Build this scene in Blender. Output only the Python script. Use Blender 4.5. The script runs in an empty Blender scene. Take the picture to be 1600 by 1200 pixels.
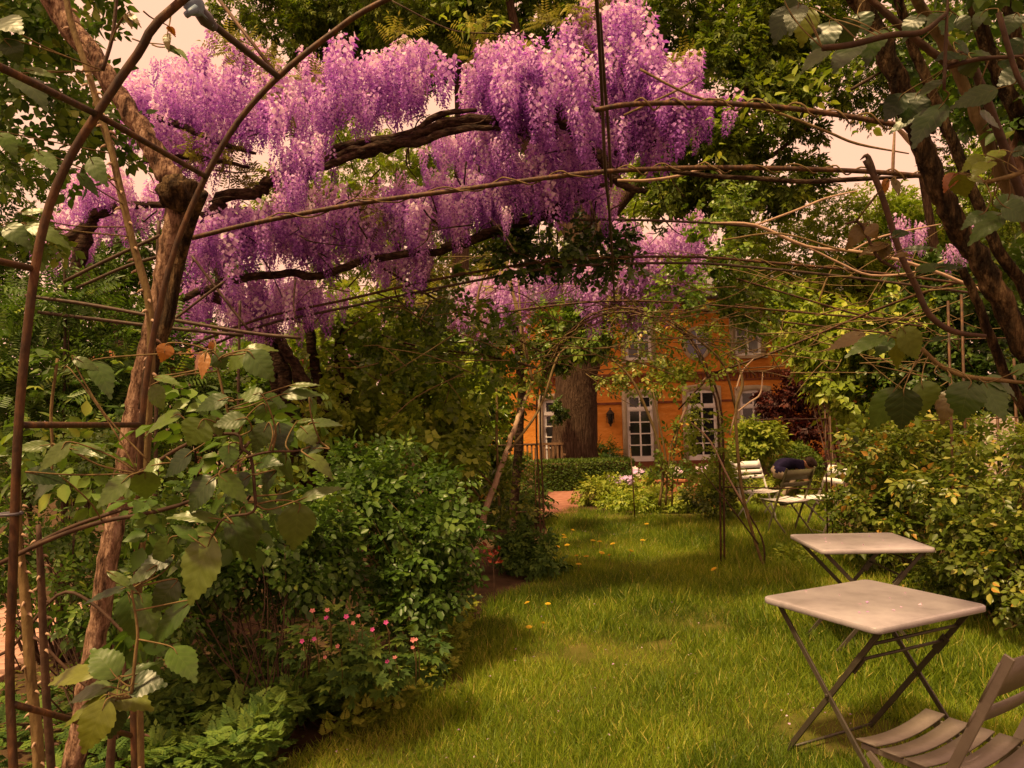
import bpy, bmesh, math, random
import numpy as np
from mathutils import Vector, Matrix, Euler
rad = math.radians
random.seed(7)
RNG = np.random.default_rng(7)
SC = bpy.context.scene
COL = SC.collection

# ------------------------------------------------------------------ camera
F = 1180.0                      # focal length in pixels of the 1600 px wide photograph
CAM = Vector((0, 0, 1.58))
CR = Matrix.Rotation(rad(90 + 2.4), 3, 'X') @ Matrix.Rotation(rad(-1.5), 3, 'Z')
cd = bpy.data.cameras.new('camera')
cam = bpy.data.objects.new('camera', cd)
COL.objects.link(cam)
cam.matrix_world = Matrix.Translation(CAM) @ CR.to_4x4()
cd.sensor_width = 36
cd.lens = F / 1600 * 36
cd.clip_start = 0.05
cd.clip_end = 600
SC.camera = cam

# ------------------------------------------------------------------ sky, sun, exposure
SUN_EL, SUN_AZ = rad(63), rad(-138)      # azimuth measured from +Y towards +X: left of and a little behind the camera
WARM = (1.0, 0.66, 0.43)
wd = bpy.data.worlds.new('World')
SC.world = wd
wd.use_nodes = True
nt = wd.node_tree
nt.nodes.clear()
o_ = nt.nodes.new('ShaderNodeOutputWorld')
bg = nt.nodes.new('ShaderNodeBackground')
sky = nt.nodes.new('ShaderNodeTexSky')
sky.sky_type = 'NISHITA'
sky.sun_disc = False
sky.sun_elevation = SUN_EL
sky.sun_rotation = SUN_AZ
sky.air_density = 1.0
sky.dust_density = 6.0
sky.ozone_density = 0.5
tint = nt.nodes.new('ShaderNodeMix'); tint.data_type = 'RGBA'; tint.blend_type = 'MULTIPLY'
tint.inputs[0].default_value = 1.0
tint.inputs[7].default_value = (1.0, 0.58, 0.30, 1)
mx = nt.nodes.new('ShaderNodeMix'); mx.data_type = 'RGBA'
mx.inputs[0].default_value = 0.72
mx.inputs[7].default_value = (12.0, 6.35, 4.15, 1)
nt.links.new(sky.outputs[0], tint.inputs[6])
nt.links.new(tint.outputs[2], mx.inputs[6])
nt.links.new(mx.outputs[2], bg.inputs[0])
bg.inputs[1].default_value = 0.10
nt.links.new(bg.outputs[0], o_.inputs[0])

sd = bpy.data.lights.new('sun', 'SUN')
sd.energy = 4.6
sd.angle = rad(5.0)
sd.color = (1.0, 0.70, 0.33)
sun = bpy.data.objects.new('sun', sd)
COL.objects.link(sun)
sv = Vector((math.sin(SUN_AZ) * math.cos(SUN_EL), math.cos(SUN_AZ) * math.cos(SUN_EL), math.sin(SUN_EL)))
sun.rotation_euler = sv.to_track_quat('Z', 'Y').to_euler()
sun.location = sv * 30

SC.view_settings.view_transform = 'Standard'
SC.view_settings.look = 'None'
SC.view_settings.gamma = 1
SC.view_settings.exposure = 0.52
SC.view_settings.use_curve_mapping = False
SC.cycles.max_bounces = 6
SC.cycles.diffuse_bounces = 3
SC.cycles.glossy_bounces = 2
SC.cycles.transmission_bounces = 3
SC.cycles.transparent_max_bounces = 6
SC.cycles.use_denoising = True

# ------------------------------------------------------------------ helpers: measuring
def P(px, py, d):
    """point at depth d (metres along the view axis) seen at photograph pixel (px, py)"""
    return CAM + CR @ Vector(((px - 800) / F * d, -(py - 600) / F * d, -d))
def PZ(px, py, z=0.0):
    """point on the horizontal plane z seen at that pixel"""
    v = CR @ Vector(((px - 800) / F, -(py - 600) / F, -1))
    return CAM + v * ((z - CAM.z) / v.z)
def DEP(p):
    return -(CR.transposed() @ (Vector(p) - CAM)).z

# ------------------------------------------------------------------ helpers: objects
WORLD = {}
def tag(o, label=None, cat=None, group=None, kind=None):
    if label: o['label'] = label
    if cat: o['category'] = cat
    if group: o['group'] = group
    if kind: o['kind'] = kind
    return o
def thing(name, label, cat, loc=(0, 0, 0), rotz=0.0, group=None):
    o = bpy.data.objects.new(name, None)
    o.empty_display_size = 0.1
    COL.objects.link(o)
    o.matrix_basis = Matrix.Translation(Vector(loc)) @ Matrix.Rotation(rotz, 4, 'Z')
    WORLD[o.name] = o.matrix_basis.copy()
    return tag(o, label, cat, group)
def link(name, me, mat=None, parent=None, world=None, local=None):
    """world: matrix in the world (default identity: the mesh holds world coordinates); local: matrix under the parent"""
    o = bpy.data.objects.new(name, me)
    COL.objects.link(o)
    if mat is not None and not me.materials:
        for m in (mat if isinstance(mat, (list, tuple)) else [mat]): me.materials.append(m)
    if parent is not None:
        o.parent = parent
        if local is not None:
            o.matrix_basis = local
            WORLD[o.name] = WORLD[parent.name] @ local
        else:
            o.matrix_parent_inverse = WORLD[parent.name].inverted()
            o.matrix_basis = world if world is not None else Matrix()
            WORLD[o.name] = o.matrix_basis.copy()
    else:
        o.matrix_basis = world if world is not None else Matrix()
        WORLD[o.name] = o.matrix_basis.copy()
    return o
def mesh_np(name, V, loops, sizes, smooth=False, rnd=None, uv=None):
    me = bpy.data.meshes.new(name)
    V = np.asarray(V, np.float32)
    loops = np.asarray(loops, np.int32); sizes = np.asarray(sizes, np.int32)
    me.vertices.add(len(V)); me.vertices.foreach_set('co', V.ravel())
    me.loops.add(len(loops)); me.loops.foreach_set('vertex_index', loops)
    me.polygons.add(len(sizes))
    st = np.zeros(len(sizes), np.int32); st[1:] = np.cumsum(sizes)[:-1]
    me.polygons.foreach_set('loop_start', st)
    me.update(calc_edges=True)
    if smooth:
        me.polygons.foreach_set('use_smooth', np.ones(len(sizes), bool))
    if rnd is not None:
        a = me.attributes.new('rnd', 'FLOAT', 'POINT'); a.data.foreach_set('value', np.asarray(rnd, np.float32))
    if uv is not None:
        l = me.uv_layers.new(name='uv'); l.data.foreach_set('uv', np.asarray(uv, np.float32)[loops].ravel())
    return me
def mesh_list(name, V, faces, **k):
    loops = [i for f in faces for i in f]
    return mesh_np(name, V, loops, [len(f) for f in faces], **k)
def bm_mesh(name, bm, smooth=False):
    me = bpy.data.meshes.new(name)
    bmesh.ops.recalc_face_normals(bm, faces=bm.faces)
    bm.to_mesh(me); bm.free()
    if smooth: me.polygons.foreach_set('use_smooth', np.ones(len(me.polygons), bool))
    return me
def bm_box(bm, size, mat=Matrix(), bevel=0.0):
    r = bmesh.ops.create_cube(bm, size=1.0, matrix=mat @ Matrix.Diagonal((*size, 1)))
    if bevel:
        es = list({e for v in r['verts'] for e in v.link_edges})
        bmesh.ops.bevel(bm, geom=es, offset=bevel, segments=1, affect='EDGES')
def box_mesh(name, size, center=(0, 0, 0), bevel=0.0):
    bm = bmesh.new(); bm_box(bm, size, Matrix.Translation(Vector(center)), bevel)
    return bm_mesh(name, bm)
def bar_matrix(a, b, up=(0, 0, 1)):
    a, b = Vector(a), Vector(b)
    y = (b - a).normalized(); z = Vector(up)
    x = y.cross(z)
    if x.length < 1e-4: x = Vector((1, 0, 0))
    x.normalize(); z = x.cross(y)
    m = Matrix((x, y, z)).transposed().to_4x4(); m.translation = (a + b) / 2
    return m
def bar_mesh(name, a, b, w, t, up=(0, 0, 1), bevel=0.0015):
    """flat bar from a to b; w across, t along up"""
    bm = bmesh.new()
    bm_box(bm, (w, (Vector(b) - Vector(a)).length, t), bar_matrix(a, b, up), bevel)
    return bm_mesh(name, bm)
def catmull(pts, sub):
    pts = [np.array(p, float) for p in pts]
    if len(pts) < 3 or sub < 2:
        if sub < 2: return np.array(pts)
    q = [2 * pts[0] - pts[1]] + pts + [2 * pts[-1] - pts[-2]]
    out = []
    for i in range(1, len(q) - 2):
        for s in range(sub):
            t = s / sub
            out.append(.5 * ((2 * q[i]) + (-q[i-1] + q[i+1]) * t + (2*q[i-1] - 5*q[i] + 4*q[i+1] - q[i+2]) * t*t + (-q[i-1] + 3*q[i] - 3*q[i+1] + q[i+2]) * t**3))
    out.append(pts[-1])
    return np.array(out)
def tube_data(pts, radii, segs=8, sub=4, rough=0.0, rng=RNG, wob=0.0):
    pts = np.array([tuple(p) for p in pts], float)
    if np.isscalar(radii): radii = [radii] * len(pts)
    c = catmull(pts, sub)
    rr = np.interp(np.linspace(0, 1, len(c)), np.linspace(0, 1, len(pts)), radii)
    n = len(c)
    if wob:
        w = rng.normal(0, wob, (n, 3)); w[0] = 0; w[-1] = 0
        c = c + w * rr[:, None]
    T = np.gradient(c, axis=0); T /= np.linalg.norm(T, axis=1)[:, None] + 1e-9
    ref = np.array((0, 0, 1.0)) if abs(T[0][2]) < .9 else np.array((1.0, 0, 0))
    a = np.cross(T[0], ref); a /= np.linalg.norm(a)
    V = np.zeros((n, segs, 3)); ang = np.linspace(0, 2 * np.pi, segs, endpoint=False)
    lob = 1 + rough * .6 * np.sin(ang * 3 + rng.uniform(0, 6))
    for i in range(n):
        a = a - T[i] * a.dot(T[i]); a /= np.linalg.norm(a) + 1e-9
        b = np.cross(T[i], a)
        r = rr[i] * (lob * (1 + rough * rng.normal(0, .5, segs)) if rough else np.ones(segs))
        V[i] = c[i] + (np.cos(ang) * r)[:, None] * a + (np.sin(ang) * r)[:, None] * b
    faces = []
    for i in range(n - 1):
        for j in range(segs):
            k = (j + 1) % segs
            faces.append((i * segs + j, i * segs + k, (i + 1) * segs + k, (i + 1) * segs + j))
    faces.append(tuple(range(segs - 1, -1, -1)))
    faces.append(tuple((n - 1) * segs + j for j in range(segs)))
    return V.reshape(-1, 3), faces
def tube(name, pts, radii, mat, parent, segs=8, sub=4, rough=0.0, wob=0.0, local=None, smooth=True):
    V, f = tube_data(pts, radii, segs, sub, rough, wob=wob)
    return link(name, mesh_list(name, V, f, smooth=smooth), mat, parent, local=local)
def merge(name, datas, smooth=True):
    Vs, fs, o = [], [], 0
    for V, f in datas:
        Vs.append(np.asarray(V)); fs += [tuple(i + o for i in q) for q in f]; o += len(V)
    return mesh_list(name, np.concatenate(Vs), fs, smooth=smooth)

# ------------------------------------------------------------------ helpers: materials
MATS = {}
def newmat(name):
    m = bpy.data.materials.new(name); m.use_nodes = True
    t = m.node_tree; t.nodes.clear()
    out = t.nodes.new('ShaderNodeOutputMaterial')
    return m, t, out
def N(t, typ, **k):
    n = t.nodes.new(typ)
    for a, v in k.items(): setattr(n, a, v)
    return n
def ramp(t, fac, stops):
    r = N(t, 'ShaderNodeValToRGB')
    el = r.color_ramp.elements
    while len(el) < len(stops): el.new(0.5)
    for e, (p, c) in zip(el, stops): e.position = p; e.color = (*c, 1)
    t.links.new(fac, r.inputs[0])
    return r.outputs[0]
def surf(name, stops, scale=8.0, rough=0.7, bump=0.2, bscale=None, spec=0.3, metal=0.0, detail=6.0, stretch=None, bdist=0.01):
    m, t, out = newmat(name)
    tc = N(t, 'ShaderNodeTexCoord')
    v = tc.outputs['Object']
    if stretch:
        mp = N(t, 'ShaderNodeMapping'); mp.inputs['Scale'].default_value = stretch
        t.links.new(v, mp.inputs[0]); v = mp.outputs[0]
    nz = N(t, 'ShaderNodeTexNoise'); nz.inputs['Scale'].default_value = scale; nz.inputs['Detail'].default_value = detail
    nz.inputs['Roughness'].default_value = .65
    t.links.new(v, nz.inputs['Vector'])
    b = N(t, 'ShaderNodeBsdfPrincipled')
    b.inputs['Roughness'].default_value = rough; b.inputs['Metallic'].default_value = metal
    b.inputs['Specular IOR Level'].default_value = spec
    t.links.new(ramp(t, nz.outputs[0], stops), b.inputs['Base Color'])
    if bump:
        n2 = N(t, 'ShaderNodeTexNoise'); n2.inputs['Scale'].default_value = bscale or scale * 3; n2.inputs['Detail'].default_value = 5
        t.links.new(v, n2.inputs['Vector'])
        bp = N(t, 'ShaderNodeBump'); bp.inputs['Strength'].default_value = bump; bp.inputs['Distance'].default_value = bdist
        t.links.new(n2.outputs[0], bp.inputs['Height']); t.links.new(bp.outputs[0], b.inputs['Normal'])
    t.links.new(b.outputs[0], out.inputs[0])
    return m
def leafmat(name, stops, rough=0.45, trans=0.35, spec=0.4, tcol=(1.15, 1.2, .55), veins=False, gain=1.7):
    """colour from the per-leaf random value; part of the light passes through"""
    stops = [(p, (min(c[0] * gain * .97, .95), min(c[1] * gain, .95), min(c[2] * gain * (.6 if c[1] > c[2] * 1.2 else 1), .95))) for p, c in stops]
    m, t, out = newmat(name)
    if veins:
        oi = N(t, 'ShaderNodeObjectInfo'); fac = oi.outputs['Random']
    else:
        at = N(t, 'ShaderNodeAttribute', attribute_name='rnd'); fac = at.outputs['Fac']
    if name == 'wist':
        o1 = N(t, 'ShaderNodeObjectInfo'); ad = N(t, 'ShaderNodeMath', operation='MULTIPLY_ADD'); ad.inputs[1].default_value = .3; t.links.new(o1.outputs['Random'], ad.inputs[0]); t.links.new(fac, ad.inputs[2])
        sb = N(t, 'ShaderNodeMath', operation='SUBTRACT'); t.links.new(ad.outputs[0], sb.inputs[0]); sb.inputs[1].default_value = .12; fac = sb.outputs[0]
    colr = ramp(t, fac, stops)
    b = N(t, 'ShaderNodeBsdfPrincipled')
    b.inputs['Roughness'].default_value = rough; b.inputs['Specular IOR Level'].default_value = spec * (1 if veins else .65)
    if veins:
        uv = N(t, 'ShaderNodeUVMap')
        sp = N(t, 'ShaderNodeSeparateXYZ'); t.links.new(uv.outputs[0], sp.inputs[0])
        ab = N(t, 'ShaderNodeMath', operation='ABSOLUTE'); t.links.new(sp.outputs[0], ab.inputs[0])
        sl = N(t, 'ShaderNodeMath', operation='MULTIPLY_ADD'); t.links.new(ab.outputs[0], sl.inputs[0]); sl.inputs[1].default_value = -.55; t.links.new(sp.outputs[1], sl.inputs[2])
        sn = N(t, 'ShaderNodeMath', operation='MULTIPLY'); t.links.new(sl.outputs[0], sn.inputs[0]); sn.inputs[1].default_value = 44
        si = N(t, 'ShaderNodeMath', operation='SINE'); t.links.new(sn.outputs[0], si.inputs[0])
        pw = N(t, 'ShaderNodeMapRange'); t.links.new(si.outputs[0], pw.inputs[0]); pw.inputs[1].default_value = .82; pw.inputs[2].default_value = 1; pw.inputs[4].default_value = .6
        mr = N(t, 'ShaderNodeMapRange'); t.links.new(ab.outputs[0], mr.inputs[0]); mr.inputs[1].default_value = .012; mr.inputs[2].default_value = .0; mr.inputs[3].default_value = 0; mr.inputs[4].default_value = 1
        mxv = N(t, 'ShaderNodeMath', operation='MAXIMUM'); t.links.new(pw.outputs[0], mxv.inputs[0]); t.links.new(mr.outputs[0], mxv.inputs[1])
        tc = N(t, 'ShaderNodeTexCoord')
        nz = N(t, 'ShaderNodeTexNoise'); nz.inputs['Scale'].default_value = 5; t.links.new(tc.outputs['Object'], nz.inputs['Vector'])
        mm = N(t, 'ShaderNodeMix', data_type='RGBA', blend_type='MULTIPLY'); mm.inputs[0].default_value = .5
        t.links.new(colr, mm.inputs[6]); t.links.new(nz.outputs[0], mm.inputs[7])
        vm = N(t, 'ShaderNodeMix', data_type='RGBA'); t.links.new(mxv.outputs[0], vm.inputs[0])
        sc = N(t, 'ShaderNodeMath', operation='MULTIPLY'); t.links.new(mxv.outputs[0], sc.inputs[0]); sc.inputs[1].default_value = .10; t.links.new(sc.outputs[0], vm.inputs[0])
        t.links.new(mm.outputs[2], vm.inputs[6]); vm.inputs[7].default_value = (.30, .34, .12, 1)
        colr = vm.outputs[2]
        bp = N(t, 'ShaderNodeBump'); bp.inputs['Strength'].default_value = .035; bp.inputs['Distance'].default_value = .012; bp.invert = True
        t.links.new(si.outputs[0], bp.inputs['Height']); t.links.new(bp.outputs[0], b.inputs['Normal'])
    t.links.new(colr, b.inputs['Base Color'])
    tr = N(t, 'ShaderNodeBsdfTranslucent')
    tm = N(t, 'ShaderNodeMix', data_type='RGBA', blend_type='MULTIPLY'); tm.inputs[0].default_value = 1
    t.links.new(colr, tm.inputs[6]); tm.inputs[7].default_value = (*tcol, 1)
    t.links.new(tm.outputs[2], tr.inputs[0])
    ms = N(t, 'ShaderNodeMixShader'); ms.inputs[0].default_value = trans
    t.links.new(b.outputs[0], ms.inputs[1]); t.links.new(tr.outputs[0], ms.inputs[2])
    t.links.new(ms.outputs[0], out.inputs[0])
    return m

M = MATS
M['soil'] = surf('soil', [(.3, (.035, .022, .012)), (.6, (.09, .055, .03)), (.8, (.15, .10, .055))], 5, .95, .6, 30, .1)
M['turf'] = surf('turf', [(.3, (.06, .065, .01)), (.55, (.10, .095, .02)), (.7, (.16, .11, .045)), (.85, (.24, .16, .085))], 2.2, .95, .5, 40, .1)
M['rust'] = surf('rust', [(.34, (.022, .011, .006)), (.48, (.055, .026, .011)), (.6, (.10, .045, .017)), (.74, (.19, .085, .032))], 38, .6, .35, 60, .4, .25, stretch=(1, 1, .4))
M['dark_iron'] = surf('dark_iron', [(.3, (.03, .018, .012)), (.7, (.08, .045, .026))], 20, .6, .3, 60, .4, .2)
M['bark_old'] = surf('bark_old', [(.3, (.022, .013, .008)), (.5, (.07, .042, .027)), (.75, (.15, .098, .066))], 7, .95, 1.0, 9, .1, stretch=(5, 5, .55), bdist=.06)
M['bark_wist'] = surf('bark_wist', [(.36, (.012, .007, .005)), (.5, (.038, .022, .014)), (.62, (.075, .046, .03)), (.78, (.14, .09, .06))], 34, .9, 1.0, 44, .12, stretch=(.4, 1, 1), bdist=.025)
M['bark_rose'] = surf('bark_rose', [(.36, (.04, .022, .014)), (.47, (.14, .08, .05)), (.58, (.27, .17, .115)), (.72, (.42, .30, .22))], 46, .9, 1.0, 60, .15, stretch=(1, 1, .3), bdist=.03)
M['bark_right'] = surf('bark_right', [(.36, (.010, .006, .003)), (.48, (.030, .018, .009)), (.56, (.075, .047, .023)), (.72, (.17, .11, .056))], 42, .9, 1.0, 70, .12, stretch=(1, 1, .22), bdist=.03)
M['cane'] = surf('cane', [(.3, (.08, .055, .022)), (.55, (.16, .11, .045)), (.75, (.24, .16, .08))], 40, .75, .6, 70, .2, stretch=(1, 1, .35))
M['cane_pale'] = surf('cane_pale', [(.3, (.24, .15, .10)), (.6, (.42, .29, .21)), (.8, (.5, .38, .30))], 12, .8, .4, 40, .2)
M['cane_dark'] = surf('cane_dark', [(.3, (.028, .015, .009)), (.7, (.085, .045, .025))], 20, .7, .3, 50, .3)
M['wall_orange'] = surf('wall_orange', [(.28, (.52, .20, .035)), (.5, (.70, .28, .05)), (.75, (.78, .37, .095))], 2.4, .9, .6, 9, .15, stretch=(1, 1, 3.5), bdist=.02)
M['brick_trim'] = surf('brick_trim', [(.3, (.14, .05, .028)), (.7, (.26, .10, .055))], 6, .9, .4, 14, .1)
M['cream'] = surf('cream', [(.3, (.44, .37, .25)), (.7, (.56, .48, .34))], 5, .75, .15, 30, .2)
M['white_paint'] = surf('white_paint', [(.3, (.76, .75, .74)), (.7, (.87, .86, .85))], 9, .5, .05, 40, .35)
M['glass_dark'] = surf('glass_dark', [(.3, (.010, .012, .014)), (.7, (.022, .024, .028))], 1.5, .08, 0, None, .6)
M['glass_curtain'] = surf('glass_curtain', [(.3, (.10, .10, .11)), (.6, (.22, .22, .23)), (.8, (.36, .35, .35))], 4, .2, 0, None, .5, stretch=(4, 1, .6))
M['glass_blue'] = surf('glass_blue', [(.3, (.05, .06, .14)), (.7, (.10, .12, .24))], 2, .1, 0, None, .6)
M['slate'] = surf('slate', [(.3, (.13, .12, .14)), (.7, (.24, .21, .22))], 9, .8, .4, 20, .2)
M['terracotta'] = surf('terracotta', [(.3, (.34, .12, .06)), (.7, (.5, .21, .11))], 9, .85, .25, 30, .2)
M['path_brick'] = surf('path_brick', [(.3, (.22, .09, .06)), (.5, (.31, .14, .10)), (.8, (.42, .23, .17))], 6, .9, .4, 30, .15)
M['timber_red'] = surf('timber_red', [(.3, (.10, .035, .02)), (.7, (.19, .07, .04))], 6, .8, .3, 30, .2, stretch=(1, 1, .3))
M['plaster_cream'] = surf('plaster_cream', [(.3, (.42, .34, .24)), (.7, (.55, .46, .34))], 3, .9, .2, 20, .1)
M['wood_brown'] = surf('wood_brown', [(.3, (.10, .055, .028)), (.7, (.22, .13, .07))], 8, .8, .3, 30, .2)
M['table_paint'] = surf('table_paint', [(.3, (.22, .20, .225)), (.47, (.31, .285, .32)), (.6, (.36, .335, .37)), (.75, (.42, .39, .43))], 4.2, .32, .06, 60, .4, detail=8)
M['frame_paint'] = surf('frame_paint', [(.3, (.035, .028, .02)), (.7, (.065, .054, .04))], 12, .45, .1, 60, .4)
M['chair_paint'] = surf('chair_paint', [(.3, (.13, .112, .092)), (.6, (.175, .152, .128)), (.8, (.225, .198, .168))], 9, .45, .1, 60, .4)
M['olive_paint'] = surf('olive_paint', [(.3, (.085, .08, .04)), (.7, (.12, .11, .055))], 9, .5, .1, 60, .35)
M['clamp_blue'] = surf('clamp_blue', [(.3, (.15, .22, .33)), (.7, (.24, .33, .46))], 9, .5, .1, 60, .4)
M['clamp_dark'] = surf('clamp_dark', [(.3, (.06, .055, .07)), (.7, (.11, .10, .13))], 9, .5, .1, 60, .4)
M['navy'] = surf('navy', [(.3, (.007, .005, .022)), (.7, (.018, .013, .042))], 14, .9, .4, 40, .1)
M['trousers'] = surf('trousers', [(.3, (.24, .18, .14)), (.7, (.32, .25, .2))], 14, .9, .4, 40, .1)
M['skin'] = surf('skin', [(.3, (.42, .22, .14)), (.7, (.5, .28, .19))], 10, .6, .1, 60, .3)
M['hair'] = surf('hair', [(.3, (.02, .012, .008)), (.7, (.06, .032, .018))], 30, .6, .5, 60, .3)
M['stone'] = surf('stone', [(.3, (.40, .32, .28)), (.7, (.6, .5, .45))], 8, .9, .5, 25, .1)
M['lantern'] = surf('lantern', [(.3, (.03, .025, .02)), (.7, (.07, .05, .035))], 12, .6, .2, 60, .4, .4)
# foliage
M['tree_leaf'] = leafmat('tree_leaf', [(0, (.02, .036, .006)), (.5, (.054, .08, .011)), (.85, (.105, .135, .019)), (1, (.16, .185, .03))], .5, .4, .3)
M['tree_dark'] = leafmat('tree_dark', [(0, (.014, .03, .006)), (.5, (.034, .062, .012)), (1, (.085, .125, .022))], .5, .35, .35)
M['tree_lime'] = leafmat('tree_lime', [(0, (.08, .12, .016)), (.5, (.14, .19, .03)), (1, (.23, .27, .05))], .5, .45, .3)
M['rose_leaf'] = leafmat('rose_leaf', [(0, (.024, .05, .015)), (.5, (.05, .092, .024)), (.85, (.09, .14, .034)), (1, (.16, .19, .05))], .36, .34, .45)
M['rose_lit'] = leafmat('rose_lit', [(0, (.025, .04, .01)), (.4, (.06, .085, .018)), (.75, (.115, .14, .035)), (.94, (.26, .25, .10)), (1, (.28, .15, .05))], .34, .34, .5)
M['ivy_leaf'] = leafmat('ivy_leaf', [(0, (.010, .022, .006)), (.5, (.026, .05, .011)), (.85, (.055, .09, .018)), (1, (.10, .13, .03))], .35, .2, .5)
M['bright_shrub'] = leafmat('bright_shrub', [(0, (.06, .09, .016)), (.5, (.13, .175, .03)), (.85, (.21, .25, .055)), (1, (.32, .33, .10))], .36, .4, .45)
M['lance_leaf'] = leafmat('lance_leaf', [(0, (.025, .05, .01)), (.5, (.06, .105, .018)), (1, (.13, .175, .03))], .33, .28, .5)
M['box_leaf'] = leafmat('box_leaf', [(0, (.016, .035, .005)), (.5, (.04, .07, .01)), (1, (.085, .12, .02))], .45, .25, .4)
M['lime_leaf'] = leafmat('lime_leaf', [(0, (.07, .10, .018)), (.5, (.135, .17, .034)), (1, (.25, .26, .07))], .5, .4, .3)
M['maple_leaf'] = leafmat('maple_leaf', [(0, (.014, .004, .004)), (.5, (.034, .009, .008)), (1, (.075, .016, .012))], .5, .25, .3, tcol=(1.3, .6, .5))
M['cover_leaf'] = leafmat('cover_leaf', [(0, (.024, .05, .018)), (.5, (.048, .09, .028)), (1, (.105, .155, .042))], .55, .3, .3)
M['yellow_cover'] = leafmat('yellow_cover', [(0, (.08, .11, .02)), (.5, (.15, .18, .035)), (1, (.27, .26, .08))], .55, .35, .3)
M['young_leaf'] = leafmat('young_leaf', [(0, (.07, .065, .02)), (.5, (.13, .125, .04)), (1, (.22, .2, .09))], .5, .45, .3)
M['red_leaf'] = leafmat('red_leaf', [(0, (.07, .012, .012)), (1, (.16, .03, .022))], .4, .2, .4, tcol=(1.3, .6, .5))
M['grass_blade'] = leafmat('grass_blade', [(0, (.04, .068, .011)), (.4, (.105, .152, .019)), (.8, (.205, .25, .034)), (.93, (.29, .28, .075)), (1, (.40, .31, .16))], .45, .45, .45)
M['wist'] = leafmat('wist', [(0, (.15, .04, .24)), (.3, (.41, .15, .57)), (.6, (.67, .34, .79)), (.85, (.87, .61, .85)), (1, (.97, .87, .88))], .6, .45, .2, tcol=(1.1, .8, 1.05), gain=1.0)
M['wist_pale'] = leafmat('wist_pale', [(0, (.34, .13, .46)), (.5, (.60, .33, .72)), (1, (.88, .68, .82))], .6, .45, .2, tcol=(1.1, .85, 1.0), gain=1.0)
M['petal_fallen'] = M['wist_pale']
for nm, st in (('leaf_mid', [(0, (.04, .085, .02)), (.5, (.07, .13, .03)), (1, (.11, .17, .04))]),
               ('leaf_yellow', [(0, (.12, .15, .022)), (.5, (.16, .185, .028)), (1, (.21, .22, .04))]),
               ('leaf_shade', [(0, (.018, .04, .014)), (.5, (.03, .058, .018)), (1, (.045, .075, .022))]),  # darker copy of the leaf, shade put into its colour
               ('leaf_lit', [(0, (.06, .105, .03)), (.5, (.085, .135, .038)), (1, (.135, .18, .058))]),  # lighter copy of the leaf, sunlight and sheen put into its colour
               ('leaf_brown', [(0, (.085, .06, .02)), (.5, (.13, .085, .028)), (1, (.17, .10, .035))]),
               ('leaf_red', [(0, (.26, .075, .025)), (.5, (.32, .12, .035)), (1, (.38, .16, .05))])):
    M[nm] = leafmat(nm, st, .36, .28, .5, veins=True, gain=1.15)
def petal(name, c, trans=.3):
    m, t, out = newmat(name)
    b = N(t, 'ShaderNodeBsdfPrincipled'); b.inputs['Roughness'].default_value = .6
    oi = N(t, 'ShaderNodeObjectInfo')
    colr = ramp(t, oi.outputs['Random'], [(0, tuple(x * .75 for x in c)), (1, tuple(min(1, x * 1.15) for x in c))])
    t.links.new(colr, b.inputs['Base Color'])
    tr = N(t, 'ShaderNodeBsdfTranslucent'); t.links.new(colr, tr.inputs[0])
    ms = N(t, 'ShaderNodeMixShader'); ms.inputs[0].default_value = trans
    t.links.new(b.outputs[0], ms.inputs[1]); t.links.new(tr.outputs[0], ms.inputs[2]); t.links.new(ms.outputs[0], out.inputs[0])
    return m
M['petal_pink'] = petal('petal_pink', (.75, .10, .42))
M['petal_rosy'] = petal('petal_rosy', (.72, .26, .25))
M['petal_yellow'] = petal('petal_yellow', (.85, .55, .03))
M['petal_lilac'] = petal('petal_lilac', (.72, .5, .85))
M['petal_white'] = petal('petal_white', (.85, .72, .75))

# ------------------------------------------------------------------ helpers: foliage
def leaf_lo(w=.5, fold=.12):
    return np.array([(0, 0, 0), (w/2, .45, fold), (0, 1, -.06), (-w/2, .45, fold)]), [(0, 1, 2), (0, 2, 3)]
def leaf_mid(w=.5, fold=.10, droop=.1):
    V = np.array([(0, 0, 0), (w*.42, .25, fold), (w*.5, .55, fold*.8 - droop*.3), (0, 1, -droop), (-w*.5, .55, fold*.8 - droop*.3), (-w*.42, .25, fold)])
    return V, [(0, 1, 2, 3), (0, 3, 4, 5)]
def place(tpl, M4):
    V, f = tpl
    M4 = np.array(M4)
    return V @ M4[:3, :3].T + M4[:3, 3], f
def combine(lst):
    Vs, fs, o = [], [], 0
    for V, f in lst:
        Vs.append(V); fs += [tuple(i + o for i in q) for q in f]; o += len(V)
    return np.concatenate(Vs), fs
def LM(x, y, z, rz, rx, s, ry=0):
    return Matrix.Translation((x, y, z)) @ Euler((rx, ry, rz), 'XYZ').to_matrix().to_4x4() @ Matrix.Scale(s, 4)
def tpl_rose(lo=False, w=.62):
    L = leaf_lo(w) if lo else leaf_mid(w, .08, .1)
    l = [place(L, LM(0, .58, 0, 0, -.25, .44))]
    for y, s in ((.32, .40), (.06, .34)):
        l.append(place(L, LM(.02, y, 0, -1.05, -.12, s, .2))); l.append(place(L, LM(-.02, y, 0, 1.05, -.12, s, -.2)))
    return combine(l)
def tpl_sprig(n=7, w=.45, lo=True, spread=.85, s=.42, seed=1):
    r = random.Random(seed)
    L = leaf_lo(w) if lo else leaf_mid(w)
    l = []
    for i in range(n):
        y = i / n * .75
        sd_ = 1 if i % 2 else -1
        if i == n - 1: l.append(place(L, LM(0, y, 0, 0, -.3, s))); continue
        l.append(place(L, LM(0, y, 0, sd_ * (spread + r.uniform(-.25, .25)), r.uniform(-.55, .25), s * r.uniform(.8, 1.15), r.uniform(-.5, .5))))
    return combine(l)
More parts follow.
